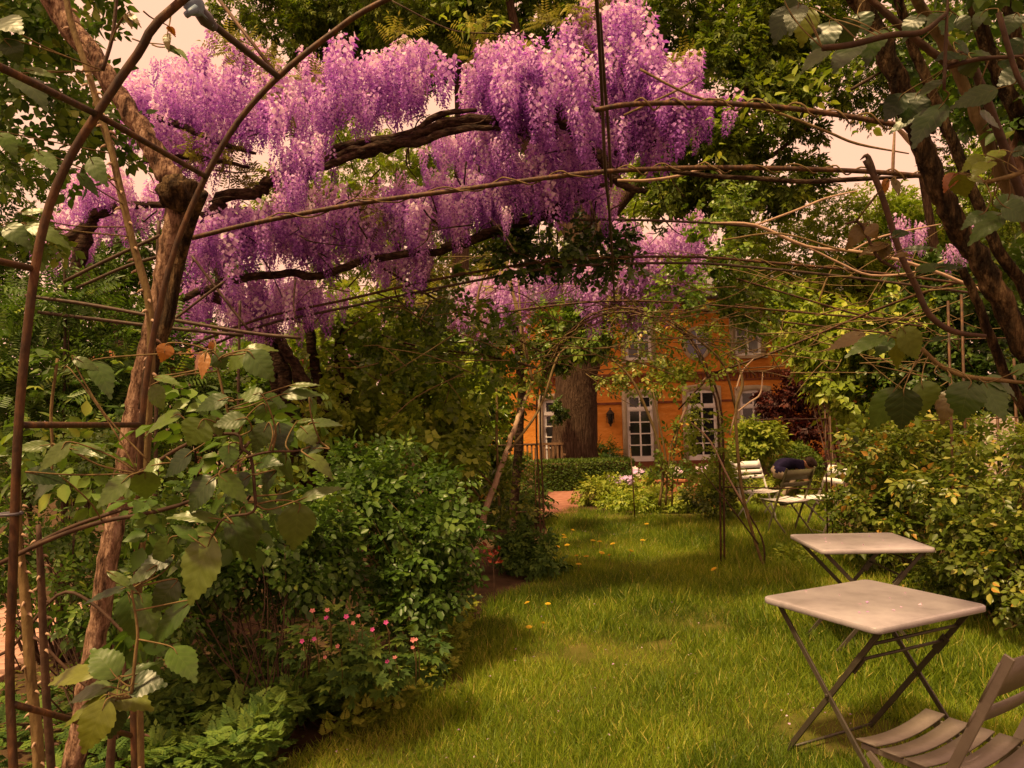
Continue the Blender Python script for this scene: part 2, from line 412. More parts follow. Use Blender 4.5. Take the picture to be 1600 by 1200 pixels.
def tpl_pinnate(n=6, w=.3):
    L = leaf_lo(w)
    l = [place(L, LM(0, .85, 0, 0, -.3, .3))]
    for i in range(n):
        y = .1 + i / n * .72
        for sgn in (1, -1): l.append(place(L, LM(0, y, 0, sgn * 1.15, -.35, .3, sgn * .3)))
    return combine(l)
def tpl_palmate(lobes=5, w=.42):
    L = leaf_mid(w, .05, .08); l = []
    for i in range(lobes):
        a = (i - (lobes - 1) / 2) * .72
        l.append(place(L, LM(0, .35, 0, a, -.12, .62 * (1 - .09 * abs(i - (lobes - 1) / 2)))))
    l.append((np.array([(-.012, 0, 0), (.012, 0, 0), (.012, .36, .02), (-.012, .36, .02)]), [(0, 1, 2, 3)]))
    return combine(l)
def tpl_fern(n=5):
    """parsley-like divided leaf"""
    L = leaf_lo(.5, .05); l = []
    for i in range(n):
        y = .15 + i / n * .6; s = .5 * (1 - .55 * i / n)
        for sgn in (1, -1):
            l.append(place(L, LM(0, y, 0, sgn * .95, -.1, s))); l.append(place(L, LM(sgn * s * .45, y + .05, 0, sgn * .25, -.1, s * .5)))
    l.append(place(L, LM(0, .72, 0, 0, -.1, .34)))
    return combine(l)
T_ROSE, T_ROSE_LO = tpl_rose(), tpl_rose(True)
T_SPRIG, T_SPRIG5 = tpl_sprig(8), tpl_sprig(5, .5, False, .9, .5, 4)
T_IVY = tpl_sprig(6, .85, False, 1.0, .36, 3)
T_LANCE = tpl_sprig(7, .34, False, .8, .62, 6)
T_LEAF = leaf_mid(.55)
T_FAR5 = tpl_sprig(5, .55, True, .9, .5, 4); T_IVY_LO = tpl_sprig(6, .95, True, 1.0, .36, 3)
T_PIN, T_PALM, T_FERN = tpl_pinnate(), tpl_palmate(), tpl_fern()

def rotmats(dirs, norms):
    y = dirs / (np.linalg.norm(dirs, axis=1)[:, None] + 1e-9)
    x = np.cross(y, norms); x /= np.linalg.norm(x, axis=1)[:, None] + 1e-9
    z = np.cross(x, y)
    return np.stack([x, y, z], axis=2)
def scatter(name, tpl, pos, dirs, norms, sizes, mat, parent=None, rnd=None, jitter=.12, kind='stuff', rng=RNG):
    V, f = tpl
    n, nv = len(pos), len(V)
    R = rotmats(dirs, norms)
    A = np.einsum('nij,vj->nvi', R, V) * np.asarray(sizes)[:, None, None] + pos[:, None, :]
    lp = np.array([i for q in f for i in q]); szs = np.array([len(q) for q in f])
    loops = (lp[None, :] + (np.arange(n) * nv)[:, None]).ravel()
    if rnd is None: rnd = rng.random(n)
    r = np.repeat(rnd[:, None], nv, 1)
    # leaflets of one sprig differ a little
    r = np.clip(r + rng.normal(0, jitter, (n, nv))[:, (np.arange(nv) // 4) * 4 % nv], 0, 1)
    me = mesh_np(name, A.reshape(-1, 3), loops, np.tile(szs, n), rnd=r.ravel())
    o = link(name, me, mat, parent)
    if kind: o['kind'] = kind
    return o
def blob_points(blobs, n, clumps, rng, shell=.75, spread=.28, flat=1.0):
    """clumped points through ellipsoids: (positions, outward directions)"""
    w = np.array([(b[1][0] * b[1][1] * b[1][2]) ** (2 / 3) for b in blobs]); w /= w.sum()
    ci = rng.choice(len(blobs), clumps, p=w)
    C0 = np.array([tuple(blobs[i][0]) for i in ci]); R0 = np.array([blobs[i][1] for i in ci])
    u = rng.normal(size=(clumps, 3)); u /= np.linalg.norm(u, axis=1)[:, None]
    rr = shell + (1 - shell) * rng.random(clumps) ** .7
    rr = np.where(rng.random(clumps) < .25, rng.random(clumps) ** .5, rr)
    cc = C0 + u * R0 * rr[:, None]
    k = rng.integers(0, clumps, n)
    crad = spread * R0.mean(1) * (.55 + .9 * rng.random(clumps))
    v = rng.normal(size=(n, 3)); v /= np.linalg.norm(v, axis=1)[:, None]
    v[:, 2] *= flat
    p = cc[k] + v * (crad[k] * rng.random(n) ** .45)[:, None]
    out = v * .6 + (u[k]) * .6
    return p, out
def foliage(name, blobs, n, tpl, size, mat, parent, clumps=40, seed=1, droop=.25, spread=.28, up=.9, floor=None, shell=.75, dirr=.6, rnd_bias=0.0, flat=1.0):
    rng = np.random.default_rng(seed)
    p, out = blob_points(blobs, n, clumps, rng, shell, spread, flat)
    if floor is not None:
        ok = p[:, 2] > floor; p, out = p[ok], out[ok]; n = len(p)
    d = out + rng.normal(0, dirr, (n, 3)); d[:, 2] -= droop
    nm = out * .5 + rng.normal(0, .45, (n, 3)); nm[:, 2] += up
    rnd = np.clip(rng.beta(2, 2.2, n) + rnd_bias, 0, 1)
    return scatter(name, tpl, p, d, nm, size * rng.uniform(.65, 1.25, n), mat, parent, rnd, rng=rng)
def twiggy(name, base, blobs, n, r, mat, parent, seed=3, segs=4, kind='stuff', fork=1):
    rng = np.random.default_rng(seed)
    ds = []
    base = np.array(base, float)
    for i in range(n):
        c, R = blobs[rng.integers(len(blobs))]
        u = rng.normal(size=3); u /= np.linalg.norm(u)
        e = np.array(tuple(c)) + u * np.array(R) * rng.uniform(.4, .95)
        b = base + rng.normal(0, .06, 3) * (1, 1, 0)
        m = b * .45 + e * .55 + rng.normal(0, .08, 3); m[2] += .15 * abs(e[2] - b[2])
        ds.append(tube_data([b, b * .7 + m * .3 + rng.normal(0, .03, 3), m, e], [r, r * .8, r * .6, r * .25], segs, 3, rng=rng))
        for q in range(fork):
            e2 = m + (e - m) * .5 + rng.normal(0, .25, 3) * np.array(R)
            ds.append(tube_data([m, (m + e2) / 2 + rng.normal(0, .04, 3), e2], [r * .45, r * .35, r * .15], segs, 2, rng=rng))
    o = link(name, merge(name, ds), mat, parent)
    if kind: o['kind'] = kind
    return o
def ell(px, py, rx, ry, d, depth=None):
    """ellipsoid that shows centre (px,py) and radii (rx,ry) pixels at depth d"""
    k = F / d
    return (P(px, py, d), (rx / k, (depth if depth else rx / k), ry / k))

# ================================================================== SETTING
def inpoly(p, poly):
    x, y = p[:, 0], p[:, 1]; ins = np.zeros(len(p), bool); j = len(poly) - 1
    for i in range(len(poly)):
        xi, yi = poly[i]; xj, yj = poly[j]
        c = ((yi > y) != (yj > y)) & (x < (xj - xi) * (y - yi) / (yj - yi + 1e-12) + xi)
        ins ^= c; j = i
    return ins
def sheet(name, poly, z, mat, kind='structure', label=None):
    me = mesh_list(name, [(x, y, z) for x, y in poly], [tuple(range(len(poly)))])
    if me.polygons[0].normal.z < 0: me.flip_normals()
    return tag(link(name, me, mat), label, kind=kind)
sheet('ground', [(-300, -60), (300, -60), (300, 420), (-300, 420)], 0, M['soil'])
LAWN = [tuple(PZ(a, b).xy) for a, b in ((1300, 802), (1310, 830), (1380, 880), (1440, 925), (1600, 962))] + [(4.6, 4.6), (3.6, 1.2), (1.0, .9), (-.9, 1.2), (-1.25, 3.2)] + \
       [tuple(PZ(a, b).xy) for a, b in ((440, 1199), (560, 1130), (650, 1105), (720, 1010), (770, 940), (850, 905), (860, 850), (850, 812), (890, 796), (960, 803), (1080, 803), (1150, 790))]
sheet('lawn', LAWN, .004, M['turf'])
sheet('garden_path', [tuple(PZ(a, b).xy) for a, b in ((838, 815), (900, 815), (908, 763), (858, 763))], .006, M['path_brick'], label='reddish brick path leading to the orange house')
# brick path glimpsed between the stems on the left, laid brick by brick
bp_root = sheet('brick_path', [(-4.6, 3.2), (-3.0, 3.2), (-3.6, 7.2), (-5.2, 7.2)], .004, M['soil'], label='pinkish brick path behind the stems on the left')
brick = box_mesh('brick', (.195, .095, .05), (0, 0, .012), .004); M['path_pale'] = surf('path_pale', [(.3, (.36, .20, .15)), (.5, (.48, .29, .23)), (.8, (.58, .39, .32))], 6, .9, .4, 30, .15)
brick.materials.append(M['path_pale'])
for r in range(32):
    for c in range(6):
        y = 3.4 + r * .105; x = -4.22 + c * .205 + (.1 if r % 2 else 0) - (y - 3.2) * .15
        link('brick', brick, None, bp_root, world=Matrix.Translation((x, y, random.uniform(.002, .009))) @ Matrix.Rotation(random.uniform(-.02, .02), 4, 'Z'))

# grass
def make_grass():
    rng = np.random.default_rng(11)
    poly = np.array(LAWN)
    n = 1000000
    p = np.column_stack([rng.uniform(poly[:, 0].min(), poly[:, 0].max(), n), rng.uniform(poly[:, 1].min(), poly[:, 1].max(), n)])
    p = p[inpoly(p, LAWN)]
    d = np.hypot(p[:, 0], p[:, 1])
    # only what the lens can nearly see
    p3 = np.column_stack([p, np.zeros(len(p))]) - np.array(CAM)
    loc = p3 @ np.array(CR)
    px = 800 + loc[:, 0] / -loc[:, 2] * F
    py = 600 - loc[:, 1] / -loc[:, 2] * F
    vis = (loc[:, 2] < -.5) & (px > -60) & (px < 1660) & (py < 1420)
    keep = vis & (rng.random(len(p)) < np.clip((3.1 / d) ** 1.15, .13, 1))
    p, d = p[keep], d[keep]
    def nz(s, ph): return .5 + .25 * np.sin(p[:, 0] * s + ph + 1.3 * np.sin(p[:, 1] * s * .7)) + .25 * np.sin(p[:, 1] * s * 1.2 + 2 * ph + 1.7 * np.sin(p[:, 0] * s * .8 + ph))
    h = .036 + .030 * nz(2.3, 1) ** 1.3 + .036 * nz(5.1, 3) ** 1.6
    # longer grass towards the borders on the right, around the tables
    h *= 1 + .55 * np.clip((p[:, 0] - .9) / 1.0, 0, 1)
    dry = nz(3.7, 5) * .6 + nz(9, 2) * .4
    bare = np.zeros(len(p), bool)
    for (a, b, rx_, ry_) in ((905, 1028, .10, .20), (1035, 1010, .13, .09), (1000, 808, .8, .3), (840, 1030, .09, .08), (700, 1075, .12, .2), (1060, 806, .5, .5), (1330, 1150, .3, .25), (1120, 985, .12, .12)):
        c = PZ(a, b); q = ((p[:, 0] - c.x) / rx_) ** 2 + ((p[:, 1] - c.y) / ry_) ** 2
        bare |= (q < 1.2 + .5 * np.sin(p[:, 0] * 31) * np.sin(p[:, 1] * 27)) & (rng.random(len(p)) < .88)
    k = ~bare
    p, d, h, dry = p[k], d[k], h[k], dry[k]
    n = len(p)
    h = h * rng.uniform(.55, 1.35, n)
    w = .05
    tpl = (np.array([(-.5*w, 0, 0), (.5*w, 0, 0), (-.4*w, .55, .07), (.4*w, .55, .07), (0, 1, .30)]), [(0, 1, 3, 2), (2, 3, 4)])
    dirs = np.column_stack([rng.normal(0, .5, n), rng.normal(0, .5, n), np.ones(n)])
    nm = rng.normal(0, 1, (n, 3)); nm[:, 2] = .2
    rnd = np.clip(.08 + .34 * nz(1.4, 4) + .26 * nz(4.3, 7) + .2 * rng.normal(0, 1, n) + np.where(dry > .72, .35, 0) * rng.random(n), 0, 1)
    rnd = np.where(rng.random(n) < .05, .97, np.minimum(rnd, .94))
    pos = np.column_stack([p, np.full(n, .002)])
    o = scatter('grass', tpl, pos, dirs, nm, h * np.clip(d / 4, 1, 1.6) ** .4, M['grass_blade'], None, rnd, .03, rng=rng)
    tag(o, 'uneven sunlit lawn grass running up to the house', 'grass', kind='stuff')
    print('grass', n)
make_grass()

# ================================================================== ORANGE HOUSE
HK = F / 21.0
def make_house():
    o3 = P(1000, 722, 21.0)
    root = thing('orange_house', 'orange painted house with cream framed french doors behind the trees', 'house', (o3.x, o3.y, 0), rad(-3))
    W = WORLD[root.name]
    def hx(px): return (px - 1000) / HK
    def hz(py): return 1.58 - (py - 644) / HK
    def part(name, me, mat, parent=None, y=0.0):
        return link(name, me, mat, parent or root, local=Matrix.Translation((0, 0, 0)))
    # wall: five-sided openings are covered by the set-in doors and windows
    bm = bmesh.new(); bm_box(bm, (13.0, 6, 4.7), Matrix.Translation((1.0, 3.0, 2.35)))
    part('wall', bm_mesh('wall', bm), M['wall_orange'])
    part('plinth', box_mesh('plinth', (13.1, .08, .22), (1.0, -.03, .11)), M['brick_trim'])
    # roof with eaves
    V = [(-5.9, -.5, 4.62), (7.9, -.5, 4.62), (7.9, 3, 6.0), (-5.9, 3, 6.0), (-5.9, 6.5, 4.62), (7.9, 6.5, 4.62), (-5.9, -.5, 4.75), (7.9, -.5, 4.75), (7.9, 3, 6.13), (-5.9, 3, 6.13), (-5.9, 6.5, 4.75), (7.9, 6.5, 4.75)]
    part('roof', mesh_list('roof', V, [(0, 1, 2, 3), (3, 2, 5, 4), (6, 9, 8, 7), (9, 10, 11, 8), (0, 6, 7, 1), (4, 5, 11, 10), (0, 3, 9, 6), (3, 4, 10, 9), (1, 7, 8, 2), (2, 8, 11, 5)]), M['slate'])
    # cornice: fillets with a row of small brick dentils between
    c1 = part('cornice', box_mesh('cornice', (13.06, .10, .07), (1.0, -.05, hz(585))), M['brick_trim'])
    part('cornice_fillet', box_mesh('cornice_fillet', (13.04, .06, .05), (1.0, -.03, hz(597))), M['brick_trim'])
    bm = bmesh.new()
    for i in range(118): bm_box(bm, (.06, .07, .13), Matrix.Translation((-5.45 + i * .11, -.035, hz(591))))
    tag(part('dentil_row', bm_mesh('dentil_row', bm), M['brick_trim']), kind='stuff')
    # string courses between the openings
    for a, b in ((770, 848), (892, 975), (1025, 1069), (1127, 1149), (1206, 1330)):
        part('string_course', box_mesh('string_course', (hx(b) - hx(a), .05, .06), ((hx(a) + hx(b)) / 2, -.024, hz(629))), M['brick_trim'])
    pane_cache = {}
    def arch_ring(name, x, w, z0, z1, t, rise, y0, y1):
        """door case: two jambs under a shallow arched head, depth from y0 to y1"""
        n = 9; inn, out = [], []
        for i in range(n):
            u = -1 + 2 * i / (n - 1)
            inn.append((x + u * (w / 2), z1 - rise * u * u)); out.append((x + u * (w / 2 + t), z1 + t * 1.15 - rise * .8 * u * u))
        inn = [(x - w / 2, z0)] + inn + [(x + w / 2, z0)]; out = [(x - w / 2 - t, z0)] + out + [(x + w / 2 + t, z0)]
        V, f = [], []
        for (a, b), (c, d) in zip(inn, out): V += [(a, y0, b), (c, y0, d), (a, y1, b), (c, y1, d)]
        for i in range(len(inn) - 1):
            k = i * 4
            f += [(k, k + 4, k + 5, k + 1), (k + 1, k + 5, k + 7, k + 3), (k + 2, k + 3, k + 7, k + 6), (k, k + 2, k + 6, k + 4)]
        m_ = len(V) - 4
        f += [(0, 1, 3, 2), (m_, m_ + 2, m_ + 3, m_ + 1)]
        return mesh_list(name, V, f)
    def glazed(name, x, w, z0, z1, rows, rise, mglass, case=.12, transom=None, bottom=.14, handle=False):
        d_ = part(name, box_mesh(name, (w, .03, z1 - z0), (x, -.012, (z0 + z1) / 2)), M['white_paint'])
        part('door_case' if handle else 'window_case', arch_ring('door_case', x, w, z0 - .02, z1, case, rise, -.10, .02), M['cream'], d_)
        zt = z1 - rise * .6
        seg = []
        if transom:
            seg.append((zt - transom, zt - .05))
            top = zt - transom - .11
        else: top = zt - .05
        rh = (top - z0 - bottom) / rows
        for i in range(rows): seg.append((z0 + bottom + i * rh + .018, z0 + bottom + (i + 1) * rh - .018))
        pw = (w - .22) / 2
        for a, b in seg:
            for s in (-1, 1):
                cx = x + s * (pw / 2 + .025)
                key = (name, round(pw, 3), round(b - a, 3), mglass.name)
                if key not in pane_cache: pane_cache[key] = box_mesh('pane', (pw, .012, b - a), (0, 0, 0)); pane_cache[key].materials.append(mglass)
                link('pane', pane_cache[key], None, d_, local=Matrix.Translation((cx, -.030, (a + b) / 2)))
        # raised glazing bars and stiles
        for i, (a, b) in enumerate(seg):
            link('glazing_bar', box_mesh('glazing_bar', (w - .06, .022, .03), (x, -.040, b + .018)), M['white_paint'], d_, local=Matrix())
        link('glazing_bar', box_mesh('glazing_bar', (.045, .026, zt - z0 - .06), (x, -.042, (zt + z0) / 2)), M['white_paint'], d_, local=Matrix())
        if transom: link('transom_rail', box_mesh('transom_rail', (w - .02, .05, .085), (x, -.045, top + .055)), M['white_paint'], d_, local=Matrix())
        if handle:
            link('handle', box_mesh('handle', (.03, .05, .12), (x - w / 2 + .07, -.055, z0 + .95)), M['lantern'], d_, local=Matrix())
        else:
            link('sill', box_mesh('sill', (w + .3, .16, .06), (x, -.075, z0 - .05)), M['cream'], d_, local=Matrix())
        return d_
    zb = hz(722)
    tag(glazed('french_door', hx(1002), .72, zb, hz(616), 4, .07, M['glass_dark'], .13, .30, .16, True), 'white french door with black panes beside the wall lantern')
    glazed('french_door', hx(1098), .80, zb, hz(611), 4, .08, M['glass_dark'], .13, .34, .16, True)
    glazed('french_door', hx(872), .74, zb, hz(620), 4, .07, M['glass_dark'], .14, .30, .16, True)
    glazed('window', hx(1177), .74, zb + .15, hz(614), 3, .06, M['glass_dark'], .12, .34, .12)
    glazed('window', hx(1172), .72, hz(560), hz(500), 2, .03, M['glass_curtain'], .12, None, .06)
    glazed('window', hx(1003), .72, hz(562), hz(500), 2, .03, M['glass_dark'], .12, None, .06)
    # oval window with blue panes
    n = 24; V, f = [], []
    cx, cz = hx(1094), hz(539)
    for i in range(n):
        a = 2 * math.pi * i / n; c, s = math.cos(a), math.sin(a)
        V += [(cx + .30 * c, -.06, cz + .38 * s), (cx + .40 * c, -.06, cz + .48 * s), (cx + .40 * c, .01, cz + .48 * s), (cx + .30 * c, .01, cz + .38 * s)]
    for i in range(n):
        a, b = i * 4, (i + 1) % n * 4
        f += [(a, b, b + 1, a + 1), (a + 1, b + 1, b + 2, a + 2), (a, a + 3, b + 3, b)]
    ov = part('oval_window', mesh_list('oval_window', V, f), M['cream'])
    V = [(cx, -.012, cz)] + [(cx + .31 * math.cos(2*math.pi*i/n), -.012, cz + .39 * math.sin(2*math.pi*i/n)) for i in range(n)]
    link('pane', mesh_list('pane', V, [(0, 1 + i, 1 + (i + 1) % n) for i in range(n)]), M['glass_blue'], ov, local=Matrix())
    for s in (0, 1):
        link('glazing_bar', box_mesh('glazing_bar', (.03, .03, .76) if s else (.6, .03, .03), (cx, -.03, cz)), M['white_paint'], ov, local=Matrix())
    # wall lantern
    lp = W @ Vector((hx(955.5), -.16, hz(660)))
    lt = thing('wall_lantern', 'dark iron lantern on the orange wall left of the french door', 'lantern', lp, rad(-3))
    bm = bmesh.new()
    bmesh.ops.create_cone(bm, cap_ends=True, segments=6, radius1=.075, radius2=.11, depth=.24, matrix=Matrix.Translation((0, 0, .14)))
    link('lantern_glass', bm_mesh('lantern_glass', bm), M['glass_dark'], lt, local=Matrix())
    bm = bmesh.new()
    for i in range(6):
        a = i * math.pi / 3
        bm_box(bm, (.016, .016, .25), Matrix.Translation((.098 * math.cos(a), .098 * math.sin(a), .14)))
    bmesh.ops.create_cone(bm, cap_ends=True, segments=6, radius1=.09, radius2=.02, depth=.07, matrix=Matrix.Translation((0, 0, -.01)) @ Matrix.Rotation(math.pi, 4, 'X'))
    bm_box(bm, (.05, .05, .05), Matrix.Translation((0, 0, -.06)))
    link('cage', bm_mesh('cage', bm), M['lantern'], lt, local=Matrix())
    bm = bmesh.new()
    bmesh.ops.create_cone(bm, cap_ends=True, segments=6, radius1=.135, radius2=.03, depth=.12, matrix=Matrix.Translation((0, 0, .32)))
    bmesh.ops.create_uvsphere(bm, u_segments=6, v_segments=5, radius=.03, matrix=Matrix.Translation((0, 0, .41)))
    link('cap', bm_mesh('cap', bm), M['lantern'], lt, local=Matrix())
    link('bracket', box_mesh('bracket', (.03, .16, .03), (0, .08, .02)), M['lantern'], lt, local=Matrix())
make_house()

# cream timber building glimpsed on the left
def make_summerhouse():
    c = P(330, 650, 17)
    root = thing('cream_building', 'cream rendered building with red timbers seen behind the left trunk', 'building', (c.x, c.y, 0), rad(10))
    link('wall', box_mesh('wall', (4.6, 3, 2.9), (.2, 1.5, 1.45)), M['plaster_cream'], root, local=Matrix())
    for x in (-1.9, -1.1, -.25, .55, 1.4, 2.3): link('timber', box_mesh('timber', (.14, .06, 2.9), (x, -.02, 1.45)), M['timber_red'], root, local=Matrix())
    for z in (.4, 1.62, 2.8): link('timber', box_mesh('timber', (4.6, .05, .15), (.2, -.018, z)), M['timber_red'], root, local=Matrix())
    V = [(-2.6, -.4, 2.86), (3.0, -.4, 2.86), (3.0, 1.5, 3.3), (-2.6, 1.5, 3.3), (3.0, 3.4, 2.86), (-2.6, 3.4, 2.86)]
    V += [(x, y, z + .12) for x, y, z in V]
    link('roof', mesh_list('roof', V, [(0, 1, 2, 3), (3, 2, 4, 5), (6, 9, 8, 7), (9, 11, 10, 8), (0, 6, 7, 1), (5, 4, 10, 11), (1, 7, 8, 2), (2, 8, 10, 4), (0, 3, 9, 6), (3, 5, 11, 9)]), M['brick_trim'], root, local=Matrix())
make_summerhouse()

# ================================================================== TREES AND BACKGROUND GREENERY
def make_tree(name, label, base, trunk_pts, trunk_r, limbs, blobs, n, clumps, tpl, size, leaf, bark, seed, spread=.24, group=None, droop=.25, extra=None, up=.9, rough=.05):
    root = thing(name, label, 'tree', base, 0, group)
    tr = tube('trunk', trunk_pts, trunk_r, bark, root, 14, 6, rough)
    for l, r in limbs: tube('limb', l, r, bark, root, 7, 4, .04)
    foliage('crown', blobs, n, tpl, size, leaf, root, clumps, seed, droop, spread, up)
    return root
def gz(p): return Vector((p.x, p.y, 0))
# old tree in front of the house
TB = PZ(898, 740); TBd = 18.0
tb = P(898, 726, TBd)
big = make_tree('old_tree', 'massive old tree with furrowed brown trunk standing before the orange house', gz(tb),
    [gz(P(897, 760, TBd)), P(898, 715, TBd), P(900, 650, TBd), P(902, 590, TBd), P(908, 530, TBd), P(905, 430, TBd), P(915, 300, TBd), P(930, 150, TBd), P(940, 0, TBd)],
    [.70, .58, .53, .50, .52, .40, .30, .22, .12],
    [([P(905, 420, 18), P(960, 330, 17.6), P(1060, 220, 17), P(1180, 130, 16.6), P(1270, 100, 16.2)], [.18, .15, .11, .08, .04]),
     ([P(912, 330, 18), P(990, 230, 18.5), P(1080, 90, 19), P(1150, -60, 19)], [.2, .16, .12, .06]),
     ([P(910, 400, 18), P(850, 280, 18.5), P(770, 120, 19), P(720, 0, 19.4), P(690, -90, 20)], [.22, .18, .15, .13, .08]),
     ([P(1060, 220, 17), P(1110, 240, 16.6), P(1190, 250, 16.2), P(1260, 200, 15.6)], [.11, .09, .06, .03]),
     ([P(915, 260, 18), P(840, 150, 17.5), P(800, 20, 17), P(790, -80, 17)], [.16, .13, .1, .06])],
    [ell(1120, 90, 150, 120, 16.5, 1.8), ell(1180, 210, 100, 96, 15.5, 1.4), ell(1100, 270, 90, 80, 16.0, 1.2), ell(1210, 50, 100, 80, 16.5, 1.5), ell(1010, 20, 130, 90, 17.5, 1.6),
     ell(820, -10, 150, 90, 18, 1.6), ell(660, -30, 120, 90, 19, 1.6), ell(1225, 290, 60, 36, 15.5, 1.0), ell(1150, 330, 70, 40, 17, 1.2), ell(880, 150, 120, 80, 19, 1.4)],
    14500, 480, T_SPRIG, .31, M['tree_leaf'], M['bark_old'], 21, spread=.26)
foliage('lower_foliage', [ell(885, 505, 55, 44, 15.8, .8), ell(930, 510, 40, 44, 15.5, .6), ell(862, 550, 34, 24, 16, .5)], 1200, T_SPRIG5, .26, M['lance_leaf'], big, 45, 22, .3, .4)
foliage('trunk_ivy', [ell(874, 640, 9, 18, 17.2, .15)], 170, T_IVY, .14, M['ivy_leaf'], big, 14, 23, .4, .5)
# left crown behind the wisteria, with its dark trunk
make_tree('tall_tree', 'tall leafy tree above the wisteria at the top left with sky showing through', gz(P(720, 700, 27)),
    [gz(P(718, 720, 27)), P(720, 400, 27), P(722, 200, 27), P(718, 60, 27), P(712, -80, 27)], [.34, .3, .26, .22, .14],
    [([P(720, 120, 27), P(650, 60, 27), P(540, 20, 26), P(470, -20, 26)], [.14, .11, .07, .04]), ([P(718, 60, 27), P(790, 10, 27), P(860, -40, 27)], [.13, .09, .04]), ([P(650, 60, 27), P(590, 90, 26.5), P(500, 80, 26)], [.08, .06, .03])],
    [ell(430, 30, 80, 55, 25, 2), ell(540, 20, 110, 70, 26, 2.2), ell(660, 40, 110, 60, 27, 2.2), ell(760, 90, 90, 40, 27, 2), ell(500, -40, 130, 60, 26, 2), ell(600, 110, 90, 30, 26.5, 1.6)],
    9000, 260, T_SPRIG, .36, M['tree_leaf'], M['bark_old'], 31, spread=.24)
def hedge_tree(name, label, px, d, blobs, n, clumps, tpl, size, leaf, seed, spread=.3, tr=.16, group='trees behind the garden'):
    b = gz(P(px, 700, d)); top = blobs[0][0]
    return make_tree(name, label, b, [b, b.lerp(top, .4) + Vector((.1, 0, 0)), b.lerp(top, .75), top], [tr, tr * .85, tr * .6, tr * .3], [], blobs, n, clumps, tpl, size, leaf, M['bark_old'], seed, spread, group)
hedge_tree('pale_green_tree', 'pale green tree filling the gap behind the right branches', 1400, 18.5, [ell(1330, 380, 150, 70, 18.5, 1.2), ell(1220, 410, 90, 70, 18.6, 1.0), ell(1440, 370, 90, 55, 18.5, 1.2), ell(1330, 455, 150, 45, 18.4, 1.0)], 4600, 200, T_SPRIG, .26, M['tree_lime'], 41, tr=.3)
hedge_tree('bright_green_tree', 'bright yellow green tree showing between the wisteria branches', 620, 32, [ell(620, 260, 130, 90, 32, 3), ell(740, 300, 100, 80, 32, 3), ell(640, 400, 150, 90, 31, 3), ell(500, 330, 90, 60, 32, 3), ell(880, 340, 120, 80, 32, 3), ell(1010, 340, 90, 70, 31, 3)], 8500, 230, T_SPRIG, .42, M['tree_lime'], 42, tr=.3)
hedge_tree('thin_leaved_tree', 'thin crowned tree speckling the sky behind the right trunks', 1500, 15, [ell(1420, 110, 110, 70, 15, 1.2), ell(1540, 90, 110, 110, 15, 1.4), ell(1560, 260, 90, 110, 14.5, 1.2), ell(1380, 70, 100, 60, 15.5, 1), ell(1340, 120, 60, 40, 15, .8)], 5200, 260, T_SPRIG, .20, M['tree_leaf'], 43, .32, .12)
hedge_tree('dark_yew', 'dark dense tree far left behind the leafy climber', 120, 20, [ell(120, 440, 190, 110, 20, 2), ell(300, 480, 130, 90, 21, 2), ell(-60, 350, 120, 150, 20, 2), ell(60, 600, 200, 110, 19, 2)], 6500, 170, T_SPRIG, .36, M['tree_dark'], 44, .3, .25)
hedge_tree('middle_tree', 'mid green tree hiding the left end of the orange house', 690, 24, [ell(690, 520, 110, 70, 24, 2), ell(560, 560, 110, 80, 24, 2), ell(780, 500, 60, 60, 23, 1.5)], 4200, 120, T_SPRIG, .34, M['tree_leaf'], 45, .3, .2)
hedge_tree('right_backdrop_tree', 'dense green tree rising behind the ivy hedge at right', 1500, 19, [ell(1480, 400, 150, 90, 19, 1.8), ell(1600, 330, 100, 120, 19, 1.8), ell(1330, 480, 90, 60, 20, 1.6), ell(1560, 520, 150, 90, 18, 1.6)], 5200, 180, T_SPRIG, .32, M['tree_lime'], 46, .3, .2)
# distant belt of woodland closing the view at eye level
def far_wood():
    rng = np.random.default_rng(5)
    blobs = []
    for i in range(46):
        a = -62 + i * 2.75; dist = 60 + rng.uniform(-6, 10)
        h = rng.uniform(4.5, 7.5)
        blobs.append((Vector((math.sin(rad(a)) * dist, math.cos(rad(a)) * dist, h * .5)), (3.2, 3.2, h * .62)))
    o = foliage('far_wood', blobs, 8000, T_SPRIG, 1.25, M['tree_leaf'], None, 700, 8, spread=.3, floor=0)
    tag(o, 'distant belt of trees closing the view beyond the garden', 'woodland', kind='stuff')
far_wood()

# ------------------------------------------------------------------ shrubs
def shrub(name, label, px, base_d, blobs, n, tpl, size, leaf, seed, clumps=60, spread=.32, stems=10, sr=.012, cat='shrub', group=None, droop=.25, stem_mat='cane_dark', bias=0.0, up=.9, shell=.7, floor=.02):
    b = gz(P(px, 700, base_d))
    root = thing(name, label, cat, b, 0, group)
    if stems: twiggy('twig_mass', b, blobs, stems, sr, M[stem_mat], root, seed + 100)
    foliage('foliage', blobs, n, tpl, size, M[leaf], root, clumps, seed, droop, spread, up, floor, shell, rnd_bias=bias)
    return root
shrub('rose_bush', 'dark green rose bush bulging over the lawn edge at left centre', 640, 5.0, [ell(610, 805, 100, 90, 5.0, .5), ell(685, 860, 75, 80, 4.8, .4), ell(550, 850, 100, 110, 4.7, .5), ell(700, 770, 40, 46, 5.3, .3), ell(650, 930, 80, 55, 4.7, .35), ell(590, 720, 60, 40, 5.2, .3)], 2500, T_ROSE, .125, 'rose_leaf', 51, 130, .40, 40, .006, shell=.5, stem_mat='cane', bias=-.14)
